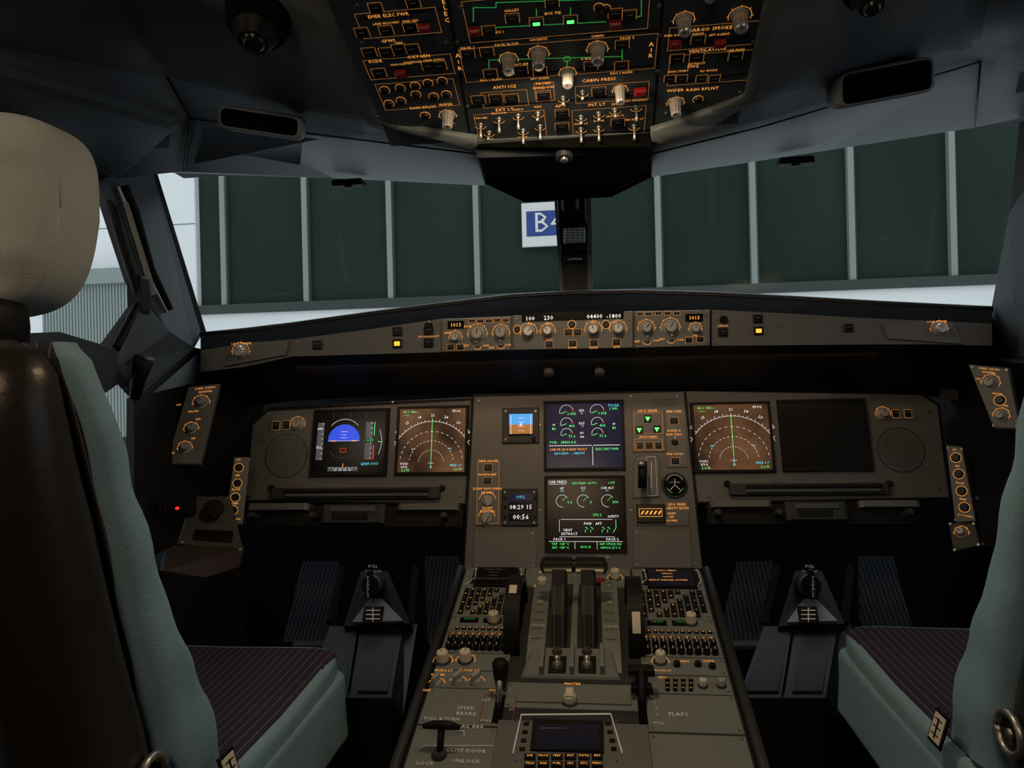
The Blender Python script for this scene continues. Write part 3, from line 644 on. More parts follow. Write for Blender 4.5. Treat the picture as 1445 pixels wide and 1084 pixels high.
def pfd(B,f,Q,W_,H_):
    P=[(.20,.52),(.20,.60),(.235,.68),(.30,.75),(.38,.785),(.46,.785),(.54,.75),(.605,.68),(.64,.60),(.64,.52)]
    fflat(B,f,[Q(*p) for p in P],nz-.0003,'s_sky')
    a,b=Q(.42,.58); farc(B,f,a,b,.25*W_,40,140,L1,nz,'s_w',14)
    fline(B,f,[Q(.2,.52),Q(.64,.52)],L1,nz,'s_w')
    for i in range(3): fline(B,f,[Q(.37+.02*(i%2),.57+.05*i),Q(.47-.02*(i%2),.57+.05*i)],L1,nz,'s_w')
    for x in (.25,.53): fline(B,f,[Q(x,.52),Q(x+.06,.52)],.002,nz+.0002,'s_a')
    foutline(B,f,*Q(.38,.40),*Q(.46,.34),L1,nz,'s_r'); farc(B,f,*Q(.42,.5),.22*W_,215,325,L1,nz,'s_grey',12)
    for x0,x1 in ((.04,.13),(.72,.82)):
        fflat(B,f,[Q(x0,.22),Q(x1,.22),Q(x1,.82),Q(x0,.82)],nz-.0004,'s_grey')
        for i in range(8): fline(B,f,[Q(x1-.03,.24+.08*i),Q(x1,.24+.08*i)],L1,nz,'s_w')
    for i,s in enumerate(('340','320')): tx(B,f,Q,W_,s,.07,.72-.3*i,.042)
    fflat(B,f,[Q(.725,.48),Q(.86,.48),Q(.86,.56),Q(.725,.56)],nz,'s_black'); tx(B,f,Q,W_,'040',.79,.52,.055,'s_g')
    fline(B,f,[Q(.845,.22),Q(.845,.45)],.0016,nz,'s_r'); fline(B,f,[Q(.845,.6),Q(.845,.82)],.0012,nz,'s_g')
    fline(B,f,[Q(.92,.3),Q(.96,.5),Q(.92,.7)],L1,nz,'s_w'); fline(B,f,[Q(.9,.5),Q(.95,.5)],.0012,nz,'s_g')
    fflat(B,f,[Q(.22,.04),Q(.64,.04),Q(.64,.105),Q(.22,.105)],nz-.0004,'s_grey')
    for i in range(9): fline(B,f,[Q(.25+.045*i,.08),Q(.25+.045*i,.105)],L1,nz,'s_w')
    tx(B,f,Q,W_,'23  24  25  26',.43,.06,.036); fline(B,f,[Q(.43,.10),Q(.43,.16)],.0012,nz,'s_a'); tx(B,f,Q,W_,'QNH 1013',.80,.15,.045,'s_c')
    for x in (.25,.5,.72): fline(B,f,[Q(x,.88),Q(x,.99)],.0005,nz,'s_grey')
def nd(B,f,Q,W_,H_):
    a,b=Q(.5,.14)
    for r,d in ((.62,False),(.47,True),(.33,True),(.19,True)):
        farc(B,f,a,b,r*W_,25 if r>.6 else 8,155 if r>.6 else 172,L1,nz,'s_w',36 if not d else 33,d)
    for i in range(25):
        t_=math.radians(30+i*5); q=.64 if i%2 else .655
        fline(B,f,[(a+.62*W_*math.cos(t_),b+.62*W_*math.sin(t_)),(a+q*W_*math.cos(t_),b+q*W_*math.sin(t_))],L1,nz,'s_w')
    for i,s in enumerate(('30','27','24','21','18','15','12')):
        t_=math.radians(40+i*16.5); ftext(B,f,s,a+.71*W_*math.cos(t_),b+.71*W_*math.sin(t_),.055*W_,nz,'s_w',t_-math.pi/2)
    fline(B,f,[Q(.5,.2),Q(.5,.84)],.0009,nz,'s_g')
    fline(B,f,[Q(.5,.05),Q(.5,.19)],.001,nz,'s_c'); fline(B,f,[Q(.46,.14),Q(.54,.14)],.001,nz,'s_a'); fline(B,f,[Q(.48,.08),Q(.52,.08)],.0008,nz,'s_a')
    tx(B,f,Q,W_,'GS 0  TAS---',.17,.95,.038,'s_g'); tx(B,f,Q,W_,'---/---',.11,.90,.035,'s_g'); tx(B,f,Q,W_,'PPOS',.86,.95,.045,'s_w')
    tx(B,f,Q,W_,'VOR1',.1,.13,.042,'s_w'); tx(B,f,Q,W_,'XYG',.1,.08,.042,'s_w'); tx(B,f,Q,W_,'2.6 M',.12,.03,.042,'s_g'); tx(B,f,Q,W_,'MHZ 1.7',.87,.10,.04,'s_c'); tx(B,f,Q,W_,'2.6 M',.9,.04,.042,'s_g')
    tx(B,f,Q,W_,'80',.22,.36,.033,'s_c'); tx(B,f,Q,W_,'80',.78,.36,.033,'s_c')
def dial(B,f,Q,W_,x,y,r,val,s='s_w'):
    a,b=Q(x,y); farc(B,f,a,b,r*W_,20,200,L1,nz,s,14); farc(B,f,a,b,r*W_,0,20,.0012,nz,'s_r',3)
    fline(B,f,[(a,b),(a-r*.8*W_,b-r*.3*W_)],L2,nz,'s_g'); tx(B,f,Q,W_,val,x+.07,y-.04,.045,'s_g')
def ewd(B,f,Q,W_,H_):
    for x in (.27,.68):
        dial(B,f,Q,W_,x,.87,.09,'1.005'); dial(B,f,Q,W_,x,.68,.08,'400'); dial(B,f,Q,W_,x,.52,.075,'71.6')
    for x in (.10,.90): tx(B,f,Q,W_,'80',x,.60,.045,'s_g'); tx(B,f,Q,W_,'FF',x,.66,.032,'s_w')
    for s,y in (('EPR',.88),('%',.84),('EGT',.68),('°C',.64),('N1',.53),('N3',.47)): tx(B,f,Q,W_,s,.475,y,.036,'s_w')
    tx(B,f,Q,W_,'TOGA',.9,.95,.045,'s_c'); tx(B,f,Q,W_,'1.341',.9,.90,.045,'s_g'); tx(B,f,Q,W_,'FOB :  28820 KG',.22,.39,.042,'s_g')
    fline(B,f,[Q(.03,.34),Q(.60,.34)],L2,nz,'s_w'); fline(B,f,[Q(.62,.34),Q(.97,.34)],L2,nz,'s_w'); fline(B,f,[Q(.61,.04),Q(.61,.32)],L2,nz,'s_w')
    tx(B,f,Q,W_,'CAB PR LDG ELEV FAULT',.29,.28,.038,'s_a'); tx(B,f,Q,W_,'-LDG ELEV.......ADJUST',.30,.22,.036,'s_c'); tx(B,f,Q,W_,'ELEC EXT PWR',.80,.28,.038,'s_g')
def sd(B,f,Q,W_,H_):
    tx(B,f,Q,W_,'CAB PRESS',.14,.95,.045,'s_w'); fline(B,f,[Q(.02,.92),Q(.26,.92)],L1,nz,'s_w'); tx(B,f,Q,W_,'LDG ELEV  AUTO',.50,.93,.036,'s_g'); tx(B,f,Q,W_,'0 FT',.86,.93,.04,'s_g')
    for x,s,u in ((.20,'AP','0.6'),(.48,'V/S','0'),(.80,'CAB ALT','300')):
        a,b=Q(x,.68); farc(B,f,a,b,.08*W_,30,280,L1,nz,'s_w',14); tx(B,f,Q,W_,s,x,.86,.038); tx(B,f,Q,W_,u,x+.1,.66,.045,'s_g'); fline(B,f,[(a,b),(a+.05*W_,b+.05*W_)],L1,nz,'s_g')
        tx(B,f,Q,W_,'PSI' if x<.4 else 'FT',x,.82,.03,'s_c')
    fline(B,f,[Q(.18,.42),Q(.86,.42)],L1,nz,'s_w'); fline(B,f,[Q(.16,.25),Q(.16,.42)],L1,nz,'s_w')
    tx(B,f,Q,W_,'SYS 2',.66,.48,.042,'s_g'); tx(B,f,Q,W_,'FWD   AFT',.60,.36,.042,'s_w'); tx(B,f,Q,W_,'SAFETY',.87,.46,.038,'s_w')
    tx(B,f,Q,W_,'VENT',.27,.27,.042,'s_w'); tx(B,f,Q,W_,'EXTRACT',.29,.22,.042,'s_w')
    for x in (.5,.57,.72,.79): farc(B,f,*Q(x,.28),.03*W_,0,90,L2,nz,'s_g',5); fline(B,f,[Q(x,.28),Q(x,.24)],L2,nz,'s_g')
    fline(B,f,[Q(.9,.42),Q(.9,.3),Q(.86,.24)],L2,nz,'s_g'); fline(B,f,[Q(.16,.18),Q(.88,.18)],L1,nz,'s_w')
    tx(B,f,Q,W_,'PACK 1',.16,.145,.042); tx(B,f,Q,W_,'PACK 2',.85,.145,.042); fline(B,f,[Q(.02,.115),Q(.98,.115)],L1,nz,'s_w')
    fline(B,f,[Q(.36,.01),Q(.36,.11)],L1,nz,'s_w'); fline(B,f,[Q(.65,.01),Q(.65,.11)],L1,nz,'s_w')
    for s,x,y in (('TAT  +28 °C',.17,.08),('SAT  +28 °C',.17,.03),('08 H 29',.5,.04),('GW 179602 KG',.82,.08),('GWCG 27.6 %',.82,.03)): tx(B,f,Q,W_,s,x,y,.036,'s_g')
display('primary_flight_display',440,577,548,673,pfd,'s_black')
display('navigation_display',559,573,661,671,nd,'s_warmrefl')
display('engine_display',767,565,882,665,ewd)
display('systems_display',768,671,884,781,sd,'s_black')
display('navigation_display',976,567,1091,668,nd,'s_warmrefl')
display('blank_display',1100,563,1227,666,lambda *a:None,'s_blank')
for nm,uL,uR,vv in (('pullout_table',352,650,714),('pullout_table',1000,1296,710)):
    B=MB(nm); f=Fr((0,1.60,.95),(1,0,0),(0,.35,.93))
    BX(B,f,uL,vv,uR,vv+30,.03,'black',.006,-.03)
    BX(B,f,uL+2,vv-2,uL+86,vv+8,.04,'panel',.006,-.02); BX(B,f,uR-86,vv-2,uR-2,vv+8,.04,'panel',.006,-.02)
    BX(B,f,uL+106,vv,uR-104,vv+27,.045,'darkgrey',.006,-.02); BX(B,f,uL+118,vv+4,uR-116,vv+11,.05,'liner_dark',.003,-.02); BX(B,f,uL+122,vv+13,uR-126,vv+22,.048,'black',.002,-.02)
    for u in (uL+10,uR-20,uL+95): a,b=f.px(u,vv+16); fcyl(B,f,a,b,.008,.007,.0,.035,'darkgrey',14)
    B.build()
# ================================================================ SIDE CONSOLES
def quadframe(pts):
    X=(pts[1]-pts[0]).normalized(); Y=(pts[0]-pts[3]); Y=(Y-X*Y.dot(X)).normalized(); return Fr((pts[0]+pts[1]+pts[2]+pts[3])/4,X,Y)
def sidepanel(B,pp,knobs,btn=(),texts=(),m='panel2',th=.006,kn='greyknob'):
    P=[D(*p) for p in pp]; f=quadframe(P); pl=[]
    for p in pp: pl.append(f.px(p[0],p[1]))
    fpoly(B,f,pl,-.02,0,m,.002)
    for u,v,r in knobs: knob(B,f,u,v,r,.016,kn,ring='orange')
    for u,v in btn: a,b=f.px(u,v); fcyl(B,f,a,b,.009,.008,0,.006,'blackg',16); farc(B,f,a,b,.0105,0,360,.0006,.001,'orange',14)
    for s,u,v,h in texts: T(B,f,s,u,v,h)
    for p in pp: a,b=pl[pp.index(p)]; a*=.86;b*=.92; fcyl(B,f,a,b,.003,.003,0,.0015,'screw',8)
    return f
B=MB('side_console')
sidepanel(B,[(266,546,1.50),(311,541,1.53),(283,655,1.46),(234,655,1.42)],((284,568,8),(270,605,7),(261,632,7)),(),(('OVRD ON/NO',290,548,4),('NORMAL',290,553,4),('PFD/ND',273,581,3.6),('PFD',280,592,3.6),('ND',273,619,3.6),('OFF',252,572,3.6),('OFF',243,640,3.6)))
sidepanel(B,[(331,645,1.60),(353,645,1.62),(343,741,1.58),(317,741,1.56)],(),((337,660),(335,682),(332,702),(329,720)),(('LT',337,649,4),('AIR',335,671,3.6),('FLOW',333,691,3.6),('TEMP',331,711,3.6),('FOOT WARMER',329,733,2.5)))
sidepanel(B,[(272,700,1.50),(325,700,1.55),(345,779,1.53),(250,768,1.42)],(),(),(),'darkgrey')
p=D(300,718,1.49); f=Fr(p,(1,.2,0),(0,.35,.93)); fcyl(B,f,0,0,.022,.020,-.01,.008,'black',24)
tube(B,[D(275,755,1.46),D(328,757,1.5)],.012,'black')
slab(B,[D(238,770,1.38),D(345,772,1.52),D(338,800,1.46),D(290,815,1.36),D(232,806,1.28)],.03,'darkbrown')
slab(B,[D(190,800,1.2),D(232,806,1.28),D(290,815,1.36),D(338,800,1.46),D(345,905,1.46),D(190,1000,1.2)],.03,'black')
slab(B,[D(205,700,1.25),D(272,700,1.5),D(250,768,1.42),D(205,790,1.22)],.02,'black')
for i in range(6): a_=D(225+i*7,724-i*2,1.30+i*.012); tube(B,[a_,a_+Vector((0,.0,.016))],.004,'black')
p=D(251,717,1.30); f=Fr(p,(1,0,0),(0,0,1)); fcyl(B,f,0,0,.003,.0025,0,.006,'redlit',10)
B.build(bevel=.002)
B=MB('side_console')
sidepanel(B,[(1366,514,1.55),(1422,519,1.50),(1440,606,1.46),(1402,604,1.50)],((1398,540,9),(1413,586,8)),((1411,565),),(('OVRD ON NO',1396,521,4),('NORMAL',1396,526,4),('ND/PFD',1408,556,3.6),('PFD',1420,573,3.6),('OFF',1380,535,3.6)))
sidepanel(B,[(1335,628,1.62),(1357,630,1.60),(1377,736,1.56),(1348,738,1.58)],(),((1349,646),(1353,669),(1357,693),(1361,716)),(('LT',1347,635,4),('AIR',1351,658,3.6),('FLOW',1355,682,3.6),('TEMP',1359,705,3.6),('FOOT WARMER',1362,728,2.5)))
sidepanel(B,[(1338,738,1.58),(1376,738,1.55),(1384,770,1.52),(1345,778,1.55)],((1357,752,7),),(),(),'darkgrey')
sidepanel(B,[(1375,700,1.5),(1440,690,1.42),(1440,780,1.40),(1384,770,1.48)],(),(),(),'black')
p=D(1338,557,1.7); box3(B,p.x-.012,p.y-.02,p.z-.012,p.x+.012,p.y+.02,p.z+.012,'darkbrown')
B.build(bevel=.002)
# ================================================================ FOOTWELLS
def footwell(cu,nm='rudder_pedal_assembly'):
    B=MB(nm)
    S(B,[(cu-42,884,1.74),(cu-18,806,1.86),(cu+20,806,1.86),(cu+52,880,1.74)],'black',.05)
    S(B,[(cu-30,878,1.735),(cu-6,845,1.79),(cu+12,845,1.79),(cu+42,876,1.735)],'panel2',.01)
    p=D(cu,826,1.80); f=Fr(p,(1,0,0),(0,.35,.94)); fcyl(B,f,0,0,.03,.026,-.02,.03,'black',24); fpoly(B,f,[(-.008,-.035),(.008,-.035),(.006,.035),(-.006,.035)],.03,.045,'black',.003)
    T(B,f,'PULL',cu+1,800,5,'wtext',.01); T(B,f,'TO ADJUST',cu+1,807,3.8,'wtext',.01)
    for i,ch in enumerate('PEDALS'): T(B,f,ch,cu,818+i*5,5,'wtext',.047)
    p=D(cu,864,1.72); f=Fr(p,(1,0,0),(0,.5,.86)); BX(B,f,cu-14,856,cu+14,880,.004,'black')
    for i in range(3): LN(B,f,[(cu-10,862+i*6),(cu+10,862+i*6)],'wtext',.0016,.005)
    LN(B,f,[(cu,858),(cu,878)],'wtext',.0016,.005)
    S(B,[(cu-62,884,1.76),(cu-22,884,1.76),(cu-38,985,1.50),(cu-98,985,1.50)],'black',.04)
    S(B,[(cu-18,884,1.76),(cu+42,884,1.76),(cu+25,985,1.50),(cu-34,985,1.50)],'black',.04)
    S(B,[(cu-58,890,1.745),(cu-26,890,1.745),(cu-42,975,1.515),(cu-90,975,1.515)],'footgrey',.01)
    S(B,[(cu-8,890,1.745),(cu+34,890,1.745),(cu+20,975,1.515),(cu-22,975,1.515)],'footgrey',.01)
    S(B,[(cu-98,985,1.50),(cu+25,985,1.50),(cu+22,1100,1.48),(cu-100,1100,1.48)],'black',.04)
    S(B,[(cu+44,884,1.78),(cu+62,880,1.8),(cu+42,1010,1.5),(cu+26,985,1.5)],'black',.04)
    for a0,a1 in ((-122,-48),(72,140)):
        S(B,[(cu+a0+22,792,1.98),(cu+a1,792,1.98),(cu+a1-8,906,1.80),(cu+a0-6,906,1.80)] if a0<0 else [(cu+a0,785,1.98),(cu+a1-20,785,1.98),(cu+a1+14,910,1.80),(cu+a0+4,910,1.80)],'tread',.02)
        tube(B,[D(cu+a0+10,910,1.79),D(cu+a1-4,910,1.79)],.012,'black')
    tube(B,[D(cu-44,800,1.9),D(cu-62,880,1.78)],.010,'blackm'); tube(B,[D(cu+60,800,1.9),D(cu+52,880,1.78)],.010,'blackm')
    B.build(bevel=.003)
footwell(527); footwell(1140)
# ================================================================ PEDESTAL
B=MB('center_pedestal')
aL,_=PD.px(653,810); aR,_=PD.px(992,806); bT=PD.px(825,803)[1]; bBt=-.35
fbox(B,PD,aL-.012,bBt,aR+.012,bT,-.03,-.004,'black',.004)
fbox(B,PD,aL+.004,bBt,aR-.004,bT-.003,-.01,0,'darkgrey',.001)
box3(B,aL-.005,.75,0,aR+.005,1.72,.56,'black')
vs=[(x,y,z) for x in (aL-.004,aR+.004) for y,z in ((.75,.5),(.75,.555),(1.70,.825),(1.70,.5))]
B.add(vs,[[0,1,2,3],[4,5,6,7],[1,2,6,5],[0,1,5,4],[2,3,7,6]],'black')
tube(B,[PD.P(aL-.008,bBt,.0),PD.P(aL-.008,bT,.0)],.009,'darkgrey'); tube(B,[PD.P(aR+.008,bBt,.0),PD.P(aR+.008,bT,.0)],.009,'darkgrey')
PE=Fr(PD.P(0,0,.005),PD.X,PD.Y)
def pan(a0,b0,a1,b1,m='pedpanel',h=.005):
    fbox(B,PD,a0,b0,a1,b1,0,h,m,.0012)
    for a in (a0+.007,a1-.007):
        for b in (b0+.007,b1-.007): fcyl(B,PD,a,b,.003,.003,h-.001,h+.001,'screw',8)
def pv(v,u=800): return PD.px(u,v)[1]
LA0=aL+.008; LA1=PD.px(735,840)[0]; RA0=PD.px(895,840)[0]; RA1=aR-.008
def key(a,b,w,h,m='blackg',hh=.004): fbox(B,PE,a-w/2,b-h/2,a+w/2,b+h/2,0,hh,m,.0008)
for side,(A0,A1) in enumerate(((LA0,LA1),(RA0,RA1))):
    wd=A1-A0
    b1=bT-.006; b0=pv(874); pan(A0,b0,A1,b1)
    s0=pv(833); fbox(B,PE,A0+wd*.2,s0,A1-wd*.10,b1-.008,0,.007,'black',.001)
    fflat(B,PE,[(A0+wd*.23,s0+.004),(A1-wd*.13,s0+.004),(A1-wd*.13,b1-.013),(A0+wd*.23,b1-.013)],.0075,'s_dim' if side else 's_black')
    for x0_,x1_ in ((A0+.008,A0+wd*.2),(A1-wd*.1,A1-.004)): fline(B,PE,[(x0_,s0),(x1_,s0+.03),(x1_-.004,b1-.01)],.0012,.006,'wtext')
    for i,s in enumerate(('MCDU MENU','<FMGC','<ATSU','SELECT DESIRED SYSTEM')): ftext(B,PE,s,(A0+A1)/2,b1-.02-i*.013,.007,.0078,'s_a' if side else 's_grey')
    for i in range(5):
        for a in (A0+wd*.17,A1-wd*.07): key(a,b1-.018-i*.012,.008,.005)
    nr=6; hh=(s0-b0-.008)
    for r in range(nr):
        for c_ in range(9):
            a=A0+.016+c_*(wd-.03)/8; b=s0-.006-hh*(r+.5)/nr
            if (r+c_)%7==6: continue
            key(a,b,(wd-.03)/8*.76,hh/nr*.70)
            if (r*3+c_)%2: fline(B,PE,[(a-.0016,b),(a+.0016,b)],.0014,.0044,'orange' if c_<5 else 'wtext')
    b1=b0-.003; b0=pv(897); pan(A0,b0,A1,b1)
    for i in range(2): fbox(B,PE,A0+.02+i*.048,(b0+b1)/2+.004,A0+.058+i*.048,b1-.006,0,.002,'s_black',.0003)
    for i in range(2): ftext(B,PE,'118.500',A0+.039+i*.048,b1-.012,.007,.003,'green')
    for i in range(10): key(A0+.02+i*.013,b0+.008,.009,.006); fline(B,PE,[(A0+.018+i*.013,b0+.008),(A0+.022+i*.013,b0+.008)],.001,.0044,'orange')
    knob(B,PE,*((697,877) if side==0 else (975,879)),8,.022,'cream','darkgrey')
    b1=b0-.003; b0=pv(927); pan(A0,b0,A1,b1)
    for r in range(3):
        for c_ in range(9):
            a=A0+.014+c_*(wd-.028)/8; b=b1-(b1-b0)*(r+.55)/3.1
            if r==0: key(a,b,.010,.009); fline(B,PE,[(a-.002,b),(a+.002,b)],.0012,.0044,'orange')
            else:
                fcyl(B,PE,a,b,.0066,.0060,0,.013,'black',14)
                fline(B,PE,[(a,b-.003),(a,b+.004)],.0009,.0133,'wtext')
            ftext(B,PE,random.choice(('VHF1','HF2','INT','CAB','VOR','ILS','MKR','ADF')),a,b+.0088,.0042,.0006,'orange')
    b1=b0-.003; b0=pv(952); pan(A0,b0,A1,b1)
    b2=b0-.003; b3=pv(978); pan(A0,b3,A1,b2)
    if side==0:
        for u,v in ((625,933),(657,932)): knob(B,PE,u,v,9,.022,'cream','darkgrey',ring='orange')
        T(B,PE,'INTEG LT',626,947,5); T(B,PE,'FLOOD LT',662,947,5)
        for u,v in ((616,966),(646,963),(672,963)): selector(B,PE,u,v,8,.02,'greyknob')
        for s,u,v in (('RADAR',618,953),('TILT',646,953),('GAIN',603,975),('SYS',695,975)): T(B,PE,s,u,v,5)
    else:
        knob(B,PE,932,934,8,.022,'cream','darkgrey',ring='orange')
        for u,v in ((955,939),(985,939),(1005,942)): a,b=PE.px(u,v); fcyl(B,PE,a,b,.007,.006,0,.008,'blackg',14)
        T(B,PE,'FLOOD LT',935,947,4.5); T(B,PE,'AIDS',966,934,5); T(B,PE,'DFDR',1000,934,5); T(B,PE,'ATC',935,957,5)
        for r in range(3):
            for c_ in range(4): a,b=PE.px(942+c_*11,961+r*6.5); fcyl(B,PE,a,b,.0044,.004,0,.005,'blackg',12); fline(B,PE,[(a-.001,b),(a+.001,b)],.001,.0053,'orange')
        knob(B,PE,992,968,6,.014,'cream','darkgrey'); knob(B,PE,1018,968,6,.014,'greyknob','darkgrey')
CA0,CA1=LA1+.004,RA0-.004
b1=bT-.006; b0=pv(830); pan(CA0,b0,CA1,b1)
for u,v in ((765,828),(868,816)): knob(B,PE,u,v,7,.022,'cream','darkgrey',ring='orange')
for u in (836,848): guard(B,PE,u,824,12,10)
for s,u,v in (('AFT',765,808),('ECAM',800,812),('ENG',845,812),('T.O CONFIG',845,832)): T(B,PE,s,u,v,4.5)
b0=pv(1004); b1=pv(968); pan(CA0,b0,CA1,b1)
fbox(B,PE,CA0+.02,b0+.012,CA1-.02,b1-.012,0,.003,'pedpanel',.001)
knob(B,PE,804,990,10,.014,'cream','darkgrey',ring='orange'); BX(B,PE,798,982,810,994,.02,'cream',.003)
for s,u,v,h in (('ENG START',806,974,5.5),('CRANK',780,990,5),('NORM',804,980,4),('IGN START',832,992,5),('ENG 1',766,978,4.5),('ENG 2',844,978,4.5)): T(B,PE,s,u,v,h)
b1=pv(980); b0=pv(1032); pan(LA0,b0,LA1+.0,b1,'pedpanel',.006); pan(RA0,b0,RA1,b1,'pedpanel',.006)
for s,u,v,h in (('SPEED',658,1001,8),('BRAKE',658,1009,8),('FLAPS',957,1010,9),('RET',686,990,6),('ARMED',706,980,5),('1/2',722,1003,6),('FULL',686,1019,6),('0',921,985,6),('1',924,993,6),('2',926,1001,6),('3',928,1010,6),('FULL',930,1022,6)): T(B,PE,s,u,v,h,'wtext',.0025)
BX(B,PE,697,984,710,1022,.003,'blackm',.001); BX(B,PE,901,990,913,1026,.003,'blackm',.001)
OUT(B,PE,680,983,726,1021,'red',.001,.0025)
b1=b0-.003; pan(LA0,-.34,LA1,b1); pan(RA0,-.34,RA1,b1)
for s,u,v,h in (('PULL & TURN',624,1017,7),('PARK BRK',662,1028,8),('COCKPIT DOOR',650,1062,8),('UNLOCK',658,1077,8),('LOCK',600,1080,8)): T(B,PE,s,u,v,h,'wtext',.0035)
LN(B,PE,[(590,1060),(600,1054),(715,1054)],'wtext',.0008,.0025); LN(B,PE,[(640,1032),(655,1034),(655,1041)],'wtext',.001,.003)
bb1=b1+.012; bb0=-.34
fbox(B,PD,CA0-.004,bb0,CA1+.004,bb1,0,.012,'panel2',.002)
PG=Fr(PD.P(0,0,.012),PD.X,PD.Y)
BX(B,PG,750,1018,852,1062,.004,'black',.001)
PH=Fr(PD.P(0,0,.0165),PD.X,PD.Y); fflat(B,PH,[PH.px(757,1058),PH.px(845,1058),PH.px(845,1023),PH.px(757,1023)],.0003,'s_dim')
LN(B,PH,[(762,1028),(800,1028)],'s_grey',.0008,.0006)
for u,v in ((743,1022),(741,1034),(739,1046),(858,1022),(861,1034),(864,1046),(866,1058),(737,1058)): BX(B,PG,u-4,v-2,u+4,v+2,.003,'blackg',.0005)
for r in range(3):
    for i,s in enumerate(('DIR','PROG','PERF','INIT','DATA','BRT') if r==0 else ('FPLN','RAD','FUEL','SEC','ATC','MENU')):
        BX(B,PG,748+i*19-8,1066+r*11,748+i*19+8,1073+r*11,.004,'blackg',.0008); T(B,PG,s,748+i*19,1069.5+r*11,4.4,'orange',.0046)
tube(B,[PG.w(724,1066,.004),PG.w(736,1013,.006),PG.w(862,1012,.006),PG.w(878,1066,.004)],.0014,'wtext',8)
screws(B,PG,722,1012,876,1080,6)
B.build(recalc=True)
# ---- thrust quadrant
B=MB('thrust_lever_quadrant')
XF=lambda x:Fr((x,0,0),(0,1,0),(0,0,1))
def zs(y_): return PD.P(0,(y_-1.09)/math.cos(t(16)),0).z
def arcblock(x0,x1,y0,y1,h,m):
    k=16; vs=[]
    for x_ in (x0,x1):
        for i in range(k+1):
            s=i/k; y_=y0+(y1-y0)*s; vs.append((x_,y_,zs(y_)+h*math.sin(math.pi*s)**.6))
        vs.append((x_,y1,.70)); vs.append((x_,y0,.62))
    q=k+3; fs=[list(range(q)),[q+i for i in range(q)][::-1]]+[[i,(i+1)%q,q+(i+1)%q,q+i] for i in range(q)]
    B.add(vs,fs,m)
cx=0.0
arcblock(cx-.088,cx-.054,1.30,1.60,.028,'pedpanel'); arcblock(cx-.006,cx+.006,1.30,1.60,.022,'pedpanel'); arcblock(cx+.054,cx+.088,1.30,1.60,.028,'pedpanel')
arcblock(cx-.054,cx-.006,1.31,1.59,.014,'darkgrey'); arcblock(cx+.006,cx+.054,1.31,1.59,.014,'darkgrey')
for sx in (-1,1):
    for i in range(9):
        y_=1.36+i*.024; z_=zs(y_)+.028*math.sin(math.pi*(y_-1.30)/.30)**.6+.0012
        f=Fr((cx+sx*.071,y_,z_),(1,0,0),(0,1,.25)); fline(B,f,[(-.011,0),(.009,0)],.0012,0.0008,'black')
        if i%3==1: ftext(B,f,('TOGA','CL','0')[i//3],0,.010,.009,.0012,'wtext')
hy,hz=1.45,.876
for x_ in (-.029,.029):
    pr=[(hy-.014,hz+.006),(hy+.016,hz+.006),(hy+.014,hz-.03),(hy-.004,.80),(1.40,.735),(1.345,.735),(1.375,.80),(hy-.034,hz-.03)]
    fX=XF(cx+x_-.015); fpoly(B,fX,pr,0,.030,'lever',.004)
    for q in range(2): fX2=XF(cx+x_-.0095+q*.016); fpoly(B,fX2,[(p[0]-.005,p[1]) for p in pr[3:7]]+[(hy-.038,hz-.03)],0,.003,'darkgrey',.001)
tube(B,[(cx-.066,hy,hz),(cx-.060,hy,hz),(cx-.004,hy,hz)],[.013,.019,.019],'blackg',20)
tube(B,[(cx+.004,hy,hz),(cx+.060,hy,hz),(cx+.066,hy,hz)],[.019,.019,.013],'blackg',20)
tube(B,[(cx-.006,hy,hz),(cx+.006,hy,hz)],.013,'darkgrey',20)
for x_ in (-.065,.065): tube(B,[(cx+x_,hy-.002,hz),(cx+x_*1.06,hy-.002,hz)],[.008,.007],'black',12)
for sx in (-1,1):
    xw=cx+sx*.118; hw=.015; cy_,cz_,R=1.43,.762,.096
    fX=XF(xw-hw)
    fring(B,fX,cy_,cz_,R-.014,R,0,2*hw,'lever',48); fcyl(B,fX,cy_,cz_,R-.013,R-.013,.005,2*hw-.005,'blackm',48,.02)
    for fr_,n_ in ((XF(xw+hw),.0004),(XF(xw-hw),-.0004)):
        for i in range(24): tt=math.radians(i*15); fline(B,fr_,[(cy_+math.cos(tt)*(R-.004),cz_+math.sin(tt)*(R-.004)),(cy_+math.cos(tt)*(R-.009),cz_+math.sin(tt)*(R-.009))],.0008,n_,'screw')
    vs=[]; kk=10; a0_=112 if sx<0 else 146
    for i in range(kk+1):
        tt=math.radians(a0_+i*(1.3 if sx<0 else 2.3))
        for xx in (xw-hw*.5,xw+hw*.5): vs.append((xx,cy_+math.cos(tt)*(R+.0008),cz_+math.sin(tt)*(R+.0008)))
    B.add(vs,[[2*i,2*i+1,2*i+3,2*i+2] for i in range(kk)],'cream')
a0,b0,a1,b1=PD.rect(738,924,874,966)
fpoly(B,PD,[(a0,b0),(a1,b0),(a1-.012,b1),(a0+.012,b1)],0,.016,'pedpanel',.004)
for u in (766,808,850):
    a,b=PD.px(u,950); fpoly(B,PD,[(a-.004,b-.025),(a+.004,b-.025),(a+.004,b+.04),(a-.004,b+.04)],.014,.038,'pedpanel',.004)
for u in (787,829):
    a,b=PD.px(u,952); fbox(B,PD,a-.016,b-.018,a+.016,b+.028,.012,.02,'black',.002); fcyl(B,PD,a,b,.011,.009,.02,.027,'steel',18)
    tube(B,[PD.P(a,b,.026),PD.P(a,b+.004,.034),PD.P(a,b+.006,.044)],[.005,.006,.008],'steel',14); fcyl(B,Fr(PD.P(a,b+.007,.043),PD.X,PD.Y),0,0,.010,.008,0,.007,'darkbrown',16)
